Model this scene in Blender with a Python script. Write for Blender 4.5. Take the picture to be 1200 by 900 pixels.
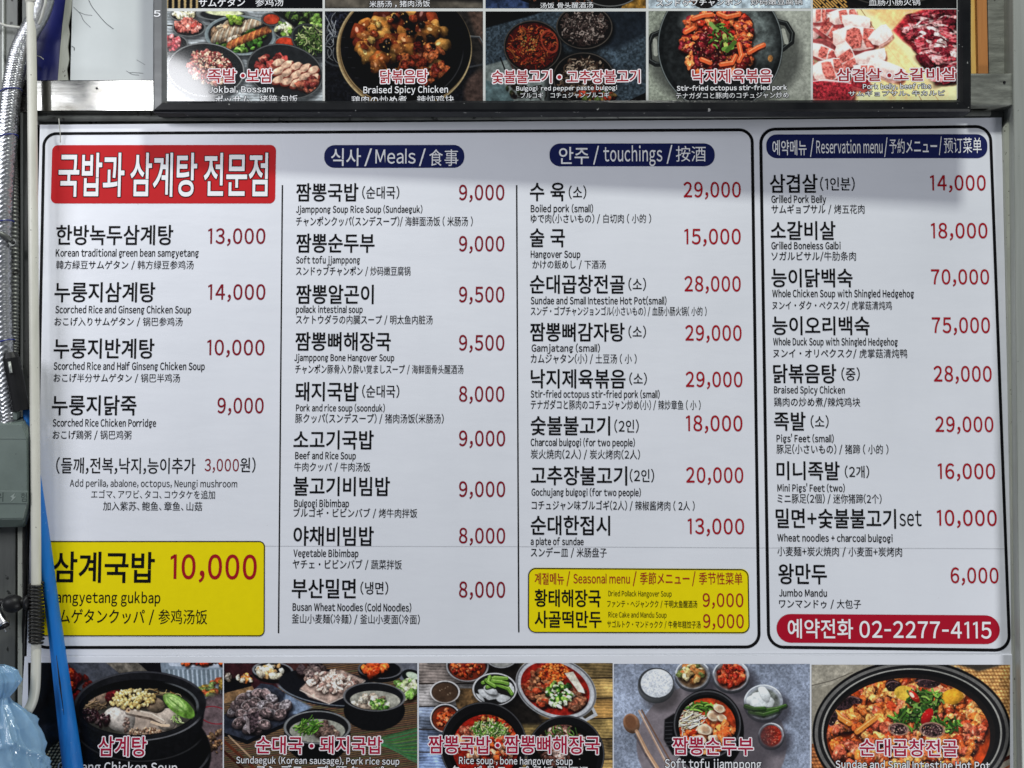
import bpy, bmesh, math, random
import numpy as np
from mathutils import Matrix, Vector, noise as mnoise

for o in list(bpy.data.objects):
    bpy.data.objects.remove(o)
scene = bpy.context.scene
COL = scene.collection
R = math.radians

# ------------------------------------------------------------------ camera
FPX = 1150.0            # focal length in photo pixels (photo 1200 x 900)
DIST = 2.3
PITCH, YAW, ROLL = 2.76, 0.92, 0.21
ZC = 1.9                # height of the middle of the sign above the street
CAM_M = (Matrix.Rotation(R(YAW), 4, 'Z') @ Matrix.Rotation(R(90 + PITCH), 4, 'X') @ Matrix.Rotation(R(ROLL), 4, 'Z'))
CAM_POS = Vector((0, 0, ZC)) - (CAM_M.to_3x3() @ Vector((0, 0, -1))) * DIST
cam_data = bpy.data.cameras.new('camera')
cam = bpy.data.objects.new('camera', cam_data)
COL.objects.link(cam)
cam.matrix_world = Matrix.Translation(CAM_POS) @ CAM_M
cam_data.sensor_width = 36
cam_data.lens = 36 * FPX / 1200
cam_data.clip_start = 0.05
cam_data.clip_end = 200
scene.camera = cam

# ------------------------------------------------------------------ light and exposure
scene.view_settings.view_transform = 'Standard'
scene.view_settings.look = 'None'
scene.view_settings.exposure = 0.25
scene.view_settings.gamma = 1.0
scene.view_settings.use_curve_mapping = False

world = bpy.data.worlds.new('World')
scene.world = world
world.use_nodes = True
wn = world.node_tree
wn.nodes.clear()
wo = wn.nodes.new('ShaderNodeOutputWorld')
wb = wn.nodes.new('ShaderNodeBackground')
wb.inputs['Color'].default_value = (0.80, 0.88, 1.0, 1)
wb.inputs['Strength'].default_value = 0.11
wn.links.new(wb.outputs[0], wo.inputs[0])

def area(name, loc, target, size, sy, power, color):
    d = bpy.data.lights.new(name, 'AREA')
    d.shape = 'RECTANGLE'; d.size = size; d.size_y = sy
    d.energy = power; d.color = color
    o = bpy.data.objects.new(name, d); COL.objects.link(o)
    o.location = loc
    o.rotation_euler = (Vector(target) - Vector(loc)).to_track_quat('-Z', 'Y').to_euler()
    return o

def unproj(px, py):
    return (CAM_M.to_3x3() @ Vector(((px - 600) / FPX, -(py - 450) / FPX, -1)))

def P(px, py, d=0.0):
    """photo pixel -> world point on the wall-parallel plane d metres in front of the sign"""
    r = unproj(px, py)
    t = (-d - CAM_POS.y) / r.y
    return CAM_POS + r * t

# the awning strip lamp over the right part, then two added fill lamps
area('awning_lamp', (0.72, -1.9, ZC + 4.6), (0.5, 0, ZC), 0.62, 0.30, 172, (0.97, 1.0, 0.93))
area('low_fill_lamp', (2.9, -1.9, ZC - 2.5), (0.5, 0, ZC - 0.4), 0.7, 0.5, 62, (0.96, 0.98, 1.0))  # added low fill that brightens the lower right of the board
area('left_fill_lamp', (-2.7, -1.9, ZC + 1.0), (-0.6, 0, ZC), 1.3, 1.0, 36, (0.93, 0.95, 1.0))  # added fill for the left side, placed clear of the mirror reflections
# round shop lamp to the left: its mirror image shows on the glass, the steel bar and the glossy sheet
def mirror_lamp(px, py, d, dist, radius, power):
    p = P(px, py, d)
    v = (p - CAM_POS).normalized()
    rdir = Vector((v.x, -v.y, v.z))
    L = p + rdir * dist
    a = area('shop_lamp', L, (-0.7, 0, ZC), radius * 2, radius * 2, power, (0.95, 0.96, 1.0))
    a.data.shape = 'DISK'
mirror_lamp(176, 122, 0.03, 1.9, 0.19, 5.8)

# ------------------------------------------------------------------ helpers: objects
def link(o, parent=None):
    COL.objects.link(o)
    if parent is not None:
        o.parent = parent
    return o

def tag(o, label=None, cat=None, group=None, kind=None):
    if label: o['label'] = label
    if cat: o['category'] = cat
    if group: o['group'] = group
    if kind: o['kind'] = kind
    return o

def empty(name, loc=(0, 0, 0), rotz=0.0):
    o = bpy.data.objects.new(name, None)
    o.location = loc; o.rotation_euler = (0, 0, rotz)
    o.empty_display_size = 0.05
    return link(o)

def mesh_obj(name, bm, mat, parent=None, smooth=False):
    me = bpy.data.meshes.new(name)
    bm.normal_update()
    bm.to_mesh(me); bm.free()
    if mat: me.materials.append(mat)
    if smooth:
        for p in me.polygons: p.use_smooth = True
    return link(bpy.data.objects.new(name, me), parent)

def add_box(bm, x0, x1, y0, y1, z0, z1, bev=0.0):
    r = bmesh.ops.create_cube(bm, size=1)
    vs = r['verts']
    bmesh.ops.scale(bm, vec=(abs(x1 - x0), abs(y1 - y0), abs(z1 - z0)), verts=vs)
    bmesh.ops.translate(bm, vec=((x0 + x1) / 2, (y0 + y1) / 2, (z0 + z1) / 2), verts=vs)
    if bev > 0:
        es = list({e for v in vs for e in v.link_edges})
        bmesh.ops.bevel(bm, geom=es, offset=bev, segments=2, profile=0.5, affect='EDGES')

def box(name, x0, x1, y0, y1, z0, z1, mat, parent=None, bev=0.0):
    bm = bmesh.new(); add_box(bm, x0, x1, y0, y1, z0, z1, bev)
    return mesh_obj(name, bm, mat, parent)

def pbox(name, px0, py0, px1, py1, d_front, depth, mat, parent=None, bev=0.0015, inv=None):
    """box whose front face spans the given photo rectangle at distance d_front before the sign plane"""
    cx, cy = (px0 + px1) / 2, (py0 + py1) / 2
    xa, xb = P(px0, cy, d_front).x, P(px1, cy, d_front).x
    za, zb = P(cx, py1, d_front).z, P(cx, py0, d_front).z
    return box(name, xa, xb, -d_front, -d_front + depth, za, zb, mat, parent, bev)

def prism(name, pts2, y_front, y_back, mat, parent=None, bev=0.0):
    """extrude an x/z outline between y_front and y_back"""
    bm = bmesh.new()
    a = [bm.verts.new((x, y_front, z)) for x, z in pts2]
    b = [bm.verts.new((x, y_back, z)) for x, z in pts2]
    f = bm.faces.new(a)
    bm.faces.new(b[::-1])
    n = len(pts2)
    for i in range(n):
        bm.faces.new((a[i], b[i], b[(i + 1) % n], a[(i + 1) % n]))
    bmesh.ops.recalc_face_normals(bm, faces=bm.faces)
    if bev:
        bmesh.ops.bevel(bm, geom=[e for e in f.edges], offset=bev, segments=2, affect='EDGES')
    return mesh_obj(name, bm, mat, parent)

def add_tube(bm, pts, rad, seg=12, ripple=None, cap=True):
    pts = [Vector(p) for p in pts]
    n = len(pts)
    rads = rad if isinstance(rad, (list, tuple)) else [rad] * n
    rings = []
    up = Vector((0, 1, 0)); prev = None
    for i, p in enumerate(pts):
        t = (pts[min(i + 1, n - 1)] - pts[max(i - 1, 0)]).normalized()
        if prev is None:
            s = t.cross(up)
            if s.length < 1e-3: s = t.cross(Vector((1, 0, 0)))
            s.normalize()
        else:
            s = (prev - t * prev.dot(t)).normalized()
        prev = s
        w = t.cross(s)
        ring = []
        for k in range(seg):
            a = 2 * math.pi * k / seg
            r = rads[i] * (1 + (ripple(i, k) if ripple else 0))
            ring.append(bm.verts.new(p + s * math.cos(a) * r + w * math.sin(a) * r))
        rings.append(ring)
    for i in range(n - 1):
        for k in range(seg):
            bm.faces.new((rings[i][k], rings[i][(k + 1) % seg], rings[i + 1][(k + 1) % seg], rings[i + 1][k]))
    if cap:
        bm.faces.new(rings[0][::-1]); bm.faces.new(rings[-1])

def smooth_path(pts, n):
    """Catmull-Rom through the points"""
    pts = [Vector(p) for p in pts]
    q = [2 * pts[0] - pts[1]] + pts + [2 * pts[-1] - pts[-2]]
    out = []
    m = len(pts) - 1
    for i in range(n + 1):
        u = i / n * m
        k = min(int(u), m - 1); t = u - k
        a, b, c, d = q[k], q[k + 1], q[k + 2], q[k + 3]
        out.append(0.5 * ((2 * b) + (c - a) * t + (2 * a - 5 * b + 4 * c - d) * t * t + (3 * b - a - 3 * c + d) * t ** 3))
    return out

def tube(name, pts, rad, mat, parent=None, seg=12, n=0, ripple=None):
    if n: pts = smooth_path(pts, n)
    bm = bmesh.new(); add_tube(bm, pts, rad, seg, ripple)
    bmesh.ops.recalc_face_normals(bm, faces=bm.faces)
    return mesh_obj(name, bm, mat, parent, True)

# ------------------------------------------------------------------ helpers: materials
def lin(c):
    return tuple(((v / 255.0) / 12.92 if v / 255.0 <= 0.04045 else ((v / 255.0 + 0.055) / 1.055) ** 2.4) for v in c)

def mat(name, c1, c2=None, rough=0.5, metal=0.0, scale=(8, 8, 8), detail=6, bump=0.0, bscale=None, spots=None,
        spot_scale=60, spot_thr=0.68, coat=0.0, rough2=None, contrast=1.0, spec=0.5, trans=0.0, subsurf=0.0, coat_rough=0.05):
    """procedural material: two tones mixed by noise, optional dirt spots and fine relief (colours as linear albedo)"""
    m = bpy.data.materials.new(name); m.use_nodes = True
    nt = m.node_tree; N = nt.nodes; L = nt.links
    b = N['Principled BSDF']
    b.inputs['Roughness'].default_value = rough
    b.inputs['Metallic'].default_value = metal
    b.inputs['Specular IOR Level'].default_value = spec
    b.inputs['Coat Weight'].default_value = coat
    b.inputs['Coat Roughness'].default_value = coat_rough
    b.inputs['Transmission Weight'].default_value = trans
    c2 = c2 or tuple(v * 0.85 for v in c1)
    tc = N.new('ShaderNodeTexCoord')
    mp = N.new('ShaderNodeMapping'); mp.inputs['Scale'].default_value = scale
    L.new(tc.outputs['Object'], mp.inputs['Vector'])
    nz = N.new('ShaderNodeTexNoise'); nz.inputs['Scale'].default_value = 1; nz.inputs['Detail'].default_value = detail
    nz.inputs['Roughness'].default_value = 0.62
    L.new(mp.outputs[0], nz.inputs['Vector'])
    mr = N.new('ShaderNodeMapRange')
    mr.inputs['From Min'].default_value = 0.5 - 0.22 / contrast; mr.inputs['From Max'].default_value = 0.5 + 0.22 / contrast
    L.new(nz.outputs['Fac'], mr.inputs['Value'])
    mx = N.new('ShaderNodeMix'); mx.data_type = 'RGBA'
    mx.inputs[6].default_value = (*c1, 1); mx.inputs[7].default_value = (*c2, 1)
    L.new(mr.outputs[0], mx.inputs[0])
    out = mx.outputs[2]
    if rough2 is not None:
        rr = N.new('ShaderNodeMapRange'); rr.inputs['To Min'].default_value = rough; rr.inputs['To Max'].default_value = rough2
        L.new(mr.outputs[0], rr.inputs['Value']); L.new(rr.outputs[0], b.inputs['Roughness'])
    if spots:
        n2 = N.new('ShaderNodeTexNoise'); n2.inputs['Scale'].default_value = spot_scale; n2.inputs['Detail'].default_value = 3
        L.new(tc.outputs['Object'], n2.inputs['Vector'])
        m2 = N.new('ShaderNodeMapRange'); m2.inputs['From Min'].default_value = spot_thr; m2.inputs['From Max'].default_value = spot_thr + 0.05
        L.new(n2.outputs['Fac'], m2.inputs['Value'])
        x2 = N.new('ShaderNodeMix'); x2.data_type = 'RGBA'
        L.new(m2.outputs[0], x2.inputs[0]); L.new(out, x2.inputs[6]); x2.inputs[7].default_value = (*spots, 1)
        out = x2.outputs[2]
    L.new(out, b.inputs['Base Color'])
    if bump:
        bp = N.new('ShaderNodeBump'); bp.inputs['Strength'].default_value = 1.0; bp.inputs['Distance'].default_value = bump
        if bscale:
            mp2 = N.new('ShaderNodeMapping'); mp2.inputs['Scale'].default_value = bscale
            n3 = N.new('ShaderNodeTexNoise'); n3.inputs['Scale'].default_value = 1; n3.inputs['Detail'].default_value = 5
            L.new(tc.outputs['Object'], mp2.inputs['Vector']); L.new(mp2.outputs[0], n3.inputs['Vector'])
            L.new(n3.outputs['Fac'], bp.inputs['Height'])
        else:
            L.new(nz.outputs['Fac'], bp.inputs['Height'])
        L.new(bp.outputs[0], b.inputs['Normal'])
    return m

def ink(name, c, rough=0.5):
    m = bpy.data.materials.new(name); m.use_nodes = True
    nt = m.node_tree; b = nt.nodes['Principled BSDF']
    b.inputs['Roughness'].default_value = rough
    b.inputs['Specular IOR Level'].default_value = 0.06
    tc = nt.nodes.new('ShaderNodeTexCoord')
    nz = nt.nodes.new('ShaderNodeTexNoise'); nz.inputs['Scale'].default_value = 55; nz.inputs['Detail'].default_value = 4
    nt.links.new(tc.outputs['Object'], nz.inputs['Vector'])
    mx = nt.nodes.new('ShaderNodeMix'); mx.data_type = 'RGBA'
    mx.inputs[6].default_value = (*[v * 0.95 for v in c], 1); mx.inputs[7].default_value = (*[min(1, v * 1.05) for v in c], 1)
    nt.links.new(nz.outputs['Fac'], mx.inputs[0]); nt.links.new(mx.outputs[2], b.inputs['Base Color'])
    return m

M_BOARD = mat('white_vinyl', (0.765, 0.775, 0.835), (0.665, 0.68, 0.735), rough=0.24, rough2=0.36, scale=(1.6, 1.6, 0.8), bump=0.0035,
              bscale=(2.2, 2.2, 6.5), spots=(0.36, 0.35, 0.34), spot_scale=95, spot_thr=0.762, spec=0.4)
M_BLACK = ink('black_print', (0.0055, 0.0055, 0.0065))
M_DRED = ink('dark_red_print', (0.21, 0.008, 0.018))
M_BRED = ink('price_red_print', (0.33, 0.008, 0.016))
M_RED = ink('red_print', (0.50, 0.018, 0.022))
M_CRIM = ink('crimson_print', (0.38, 0.006, 0.022))
M_NAVY = ink('navy_print', (0.012, 0.017, 0.085))
M_YEL = ink('yellow_print', (0.78, 0.64, 0.004))
M_WHITE = ink('white_print', (0.80, 0.80, 0.83))
M_CREAM = ink('pale_pink_print', (0.82, 0.74, 0.76))

# ------------------------------------------------------------------ helpers: flat things laid out on a plane
class Sheet:
    """a vertical plane turned a little about the vertical; children are built in its own coordinates (x, y = -offset, z)"""
    def __init__(self, px, py, d, rotz=0.0):
        self.o = P(px, py, d); self.a = rotz
        self.m = Matrix.Translation(self.o) @ Matrix.Rotation(rotz, 4, 'Z')
        self.inv = self.m.inverted()
        self.n = (self.m.to_3x3() @ Vector((0, -1, 0)))
    def root(self, name):
        return empty(name, self.o, self.a)
    def xz(self, px, py, off=0.0):
        r = unproj(px, py)
        q = self.o + self.n * off
        t = (q - CAM_POS).dot(self.n) / r.dot(self.n)
        l = self.inv @ (CAM_POS + r * t)
        return l.x, l.z
    def rect(self, x0, y0, x1, y1, off=0.0):
        cx, cy = (x0 + x1) / 2, (y0 + y1) / 2
        return self.xz(x0, cy, off)[0], self.xz(x1, cy, off)[0], self.xz(cx, y1, off)[1], self.xz(cx, y0, off)[1]
    def box(self, name, x0, y0, x1, y1, off, depth, mat, parent, bev=0.0):
        a, b, c, d = self.rect(x0, y0, x1, y1, off)
        return box(name, a, b, -off, -off + depth, c, d, mat, parent, bev)

def rr_pts(x0, x1, z0, z1, r, seg=8):
    pts = []
    for cx, cz, a0 in ((x1 - r, z1 - r, 0), (x0 + r, z1 - r, 90), (x0 + r, z0 + r, 180), (x1 - r, z0 + r, 270)):
        for k in range(seg + 1):
            a = R(a0 + 90 * k / seg)
            pts.append((cx + r * math.cos(a), cz + r * math.sin(a)))
    return pts

PXM = DIST / FPX
def rr_plate(name, sh, x0, y0, x1, y1, rpx, off, mat, parent):
    a, b, c, d = sh.rect(x0, y0, x1, y1)
    bm = bmesh.new()
    bm.faces.new([bm.verts.new((x, -off, z)) for x, z in rr_pts(a, b, c, d, min(rpx * PXM, (d - c) / 2 * 0.999))][::-1])
    bmesh.ops.recalc_face_normals(bm, faces=bm.faces)
    o = mesh_obj(name, bm, mat, parent)
    if o.data.polygons[0].normal.y > 0: o.data.flip_normals()
    return o

def rr_ring_quad(name, sh, quad, rpx, wpx, off, mat, parent):
    """rounded outline through four photo corners (tl, tr, br, bl)"""
    P4 = [Vector(sh.xz(*q)) for q in quad]
    r = rpx * PXM; w = wpx * PXM
    def loop(inset):
        out = []
        for i in range(4):
            p, a, b = P4[i], P4[i - 1], P4[(i + 1) % 4]
            da, db = (a - p).normalized(), (b - p).normalized()
            c = p + (da + db) * r
            st, en = -db, -da          # directions from c towards the tangent points
            for k in range(9):
                t = k / 8
                v = (st * math.cos(t * math.pi / 2) + en * math.sin(t * math.pi / 2))
                out.append(c + v * (r - inset))
        return out
    A, B = loop(0), loop(w)
    bm = bmesh.new()
    va = [bm.verts.new((p.x, -off, p.y)) for p in A]; vb = [bm.verts.new((p.x, -off, p.y)) for p in B]
    n = len(va)
    for i in range(n):
        bm.faces.new((va[i], va[(i + 1) % n], vb[(i + 1) % n], vb[i]))
    bmesh.ops.recalc_face_normals(bm, faces=bm.faces)
    o = mesh_obj(name, bm, mat, parent)
    if o.data.polygons[0].normal.y > 0: o.data.flip_normals()
    return o

def strip(name, sh, pts, wpx, off, mat, parent):
    """thin printed line through photo points"""
    w = wpx * PXM / 2
    q = [Vector(sh.xz(*p)) for p in pts]
    bm = bmesh.new(); L = []
    for i, p in enumerate(q):
        t = (q[min(i + 1, len(q) - 1)] - q[max(i - 1, 0)]).normalized(); nn = Vector((-t.y, t.x)) * w
        L.append((bm.verts.new((p.x + nn.x, -off, p.y + nn.y)), bm.verts.new((p.x - nn.x, -off, p.y - nn.y))))
    for a, b in zip(L, L[1:]):
        bm.faces.new((a[0], a[1], b[1], b[0]))
    o = mesh_obj(name, bm, mat, parent)
    if o.data.polygons[0].normal.y > 0: o.data.flip_normals()
    return o

GLYPHS = {}
def glyph(ch, bold):
    """flat outline of one character as (points, faces, advance): the script's lettering is put together from these"""
    if 0x4e00 <= ord(ch) <= 0x9fff: bold = 0.0
    key = (ch, round(bold, 4))
    if key in GLYPHS: return GLYPHS[key]
    o_ = ord(ch)
    ascii_ = 0x21 <= o_ <= 0x7e
    w = .082 + 2 * bold
    def R4(x0, y0, x1, y1): return [(x0, y0), (x1, y0), (x1, y1), (x0, y1)]
    own = None
    if ch in 'lI': own = (R4(.07 - bold, -bold, .07 - bold + w, (.775 if ch == 'l' else .735) + bold), [(0, 1, 2, 3)], .222)
    elif ch == '1': own = (R4(.25 - bold, -bold, .25 - bold + w, .735 + bold) + [(.10, .60 - bold), (.25, .66 - bold), (.25, .735 + bold), (.19, .70 + bold), (.10, .665 + bold)], [(0, 1, 2, 3), (4, 5, 6, 7, 8)], .47)
    elif ch == '/': own = ([(.02, -.13), (.02 + w, -.13), (.34 + w, .82), (.34, .82)], [(0, 1, 2, 3)], .46)
    elif ch == '+': own = (R4(.06, .33 - bold, .58, .40 + bold) + R4(.285 - bold, .40 + bold, .355 + bold, .63) + R4(.285 - bold, .10, .355 + bold, .33 - bold), [(0, 1, 2, 3), (4, 5, 6, 7), (8, 9, 10, 11)], .64)
    elif ch == '-': own = (R4(.06, .30 - bold, .42, .37 + bold), [(0, 1, 2, 3)], .48)
    if own:
        GLYPHS[key] = own
        return own
    cu = bpy.data.curves.new('glyph', 'FONT'); cu.body = chr(o_ + 0xfee0) if ascii_ else ch
    cu.offset = bold; cu.resolution_u = 5 if ascii_ or 0xac00 <= o_ <= 0xd7a3 else 2
    o = bpy.data.objects.new('glyph', cu); COL.objects.link(o)
    bpy.context.view_layer.update()
    me = o.evaluated_get(bpy.context.evaluated_depsgraph_get()).to_mesh()
    vs = [(v.co.x, v.co.y) for v in me.vertices]; fs = [tuple(p.vertices) for p in me.polygons]
    bpy.data.objects.remove(o); bpy.data.curves.remove(cu)
    if ascii_ and vs:
        a = min(v[0] for v in vs) + bold; b = max(v[0] for v in vs) - bold
        gap = .095 if ch in 'hnmuilBDEFHIKLMNPRbprdkj' else .062
        if ch in 'rtfT': gap = .045
        if ch in '0123456789': gap = .07
        if ch in ',.': gap = .07
        lft = -.09 if ch == 'j' else gap
        vs = [(x - a + lft, y) for x, y in vs]; adv = b - a + lft + gap
    else:
        adv = .92 if 0xac00 <= o_ <= 0xd7a3 else 1.0
        if ch in '、': adv = .6
    GLYPHS[key] = (vs, fs, adv)
    return GLYPHS[key]

def text(sh, body, x0, x1, y0, y1, mat, parent, mode='K', bold=0.0, off=0.0006, name='lettering', spread=0.0, dirs=8):
    """lettering fitted to photo columns x0..x1; K: CJK ink rows y0..y1, C: capitals/digits standing on y1"""
    V, F, pen = [], [], 0.0
    sp = .085 * (len(body) < 8 and body[0] in '0123456789')
    for ch in body:
        if ch in ' \u3000': pen += .29 if ch == ' ' else 1.0; continue
        vs, fs, adv = glyph(ch, bold)
        n = len(V); V += [(x + pen, y) for x, y in vs]; F += [tuple(i + n for i in f) for f in fs]
        pen += adv + (.035 if sp else 0)
    h = (y1 - y0)
    if mode == 'K': em = h / 0.905; base = y1 - 0.078 * em
    else: em = h / 0.735; base = y1
    a, b = min(v[0] for v in V), max(v[0] for v in V)
    cx = (x0 + x1) / 2
    X0, X1 = sh.xz(x0, base - em * 0.35)[0], sh.xz(x1, base - em * 0.35)[0]
    zb, zt = sh.xz(cx, base)[1], sh.xz(cx, base - em)[1]
    # baseline follows the sheet, so it stays level on the sign
    sx = (X1 - X0) / (b - a); sz = zt - zb
    me = bpy.data.meshes.new(name)
    if spread:      # printed outline: the same letters laid down again all round
        VV, FF = [], []
        for k in range(dirs):
            an = 2 * math.pi * (k + .5) / dirs; n = len(VV)
            dx, dz = math.cos(an) * spread * PXM, math.sin(an) * spread * PXM
            VV += [(X0 + (x - a) * sx + dx, -off - k * 3e-5, zb + y * sz + dz) for x, y in V]; FF += [tuple(i + n for i in f) for f in F]
        me.from_pydata(VV, [], FF)
    else:
        me.from_pydata([(X0 + (x - a) * sx, -off, zb + y * sz) for x, y in V], [], F)
    me.materials.append(mat); me.update()
    if me.polygons and me.polygons[0].normal.y > 0: me.flip_normals()
    return link(bpy.data.objects.new(name, me), parent)

def disc(sh, cx, cy, r, mat, parent, off, name='dot'):
    x, z = sh.xz(cx, cy)
    bm = bmesh.new()
    bm.faces.new([bm.verts.new((x + math.cos(R(k * 20)) * r * PXM, -off, z + math.sin(R(k * 20)) * r * PXM)) for k in range(18)])
    o = mesh_obj(name, bm, mat, parent)
    if o.data.polygons[0].normal.y > 0: o.data.flip_normals()
    return o

# ================================================================== the menu board
SB = Sheet(600, 450, 0.0)
board = SB.root('menu_board')
tag(board, 'large white glossy menu board with black Korean dish names and dark red prices', 'menu board')

def quad_slab(name, sh, quad, off, depth, mat, parent, bev=0.001):
    pts = [sh.xz(*q) for q in quad]
    return prism(name, pts, -off, -off + depth, mat, parent, bev)
quad_slab('panel', SB, [(46.5, 146), (600, 142), (1174, 137.5), (1188, 768), (600, 769), (31, 769)], 0.0, 0.006, M_BOARD, board)
o1, o2, o3 = 0.0005, 0.0010, 0.0015
rr_ring_quad('border_line', SB, [(50, 155), (883, 150.5), (891.5, 760), (38, 760.5)], 17, 3.5, o1, M_BLACK, board)
rr_ring_quad('border_line', SB, [(889.5, 150), (1162, 146.5), (1185, 764), (899, 760)], 19, 3.5, o1, M_BLACK, board)
strip('divider_line', SB, [(331, 217), (326.5, 742)], 1.6, o1, M_BLACK, board)
strip('divider_line', SB, [(605.5, 217), (608, 741)], 1.6, o1, M_BLACK, board)

# red title banner
tb = rr_plate('title_banner', SB, 60.5, 170, 323, 238.5, 7, o1, M_RED, board)
for s, a, b in (('국밥과', 69, 146), ('삼계탕', 153, 231), ('전문점', 239, 314)):
    text(SB, s, a, b, 180, 230, M_BLACK, tb, bold=0.0145, off=o2, spread=1.0)
    text(SB, s, a, b, 180, 230, M_WHITE, tb, bold=0.0145, off=o3)

# navy headings
def pill(x0, y0, x1, y1, words, y_off=0):
    p = rr_plate('heading_pill', SB, x0, y0, x1, y1, 12.5, o1, M_NAVY, board)
    for s, a, b, ty0, ty1, md in words:
        text(SB, s, a, b, ty0, ty1, M_WHITE, p, mode=md, bold=0.0 if s == '食' else 0.008, off=o2)
pill(380, 170, 544, 196.8, [('식사', 388, 423, 174, 194.5, 'K'), ('/', 427, 436, 176, 192, 'C'), ('Meals', 440, 487, 175.5, 191.5, 'C'),
                           ('/', 491, 499, 176, 192, 'C'), ('食', 503, 519, 175.5, 194.5, 'K'), ('事', 521, 537, 175.5, 194.5, 'K')])
pill(644, 168.2, 837.5, 195, [('안주', 655, 690, 172.5, 192.5, 'K'), ('/', 695, 702, 173, 190, 'C'), ('touchings', 707, 776, 172, 189, 'C'),
                            ('/', 781, 788, 172, 189, 'C'), ('按酒', 792, 827, 171.5, 189.5, 'K')])
pill(898, 157.5, 1157, 185.5, [('예약메뉴', 905, 945, 164.5, 182, 'K'), ('/', 949, 953.5, 164, 181, 'C'), ('Reservation menu', 956.5, 1034, 165, 179.5, 'C'),
                             ('/', 1036, 1040, 163, 181, 'C'), ('予約メニュー', 1042, 1098, 163, 180, 'K'), ('/', 1100, 1103.5, 162, 179, 'C'),
                             ('预订菜单', 1106, 1150, 161.5, 179.5, 'K')])

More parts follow.
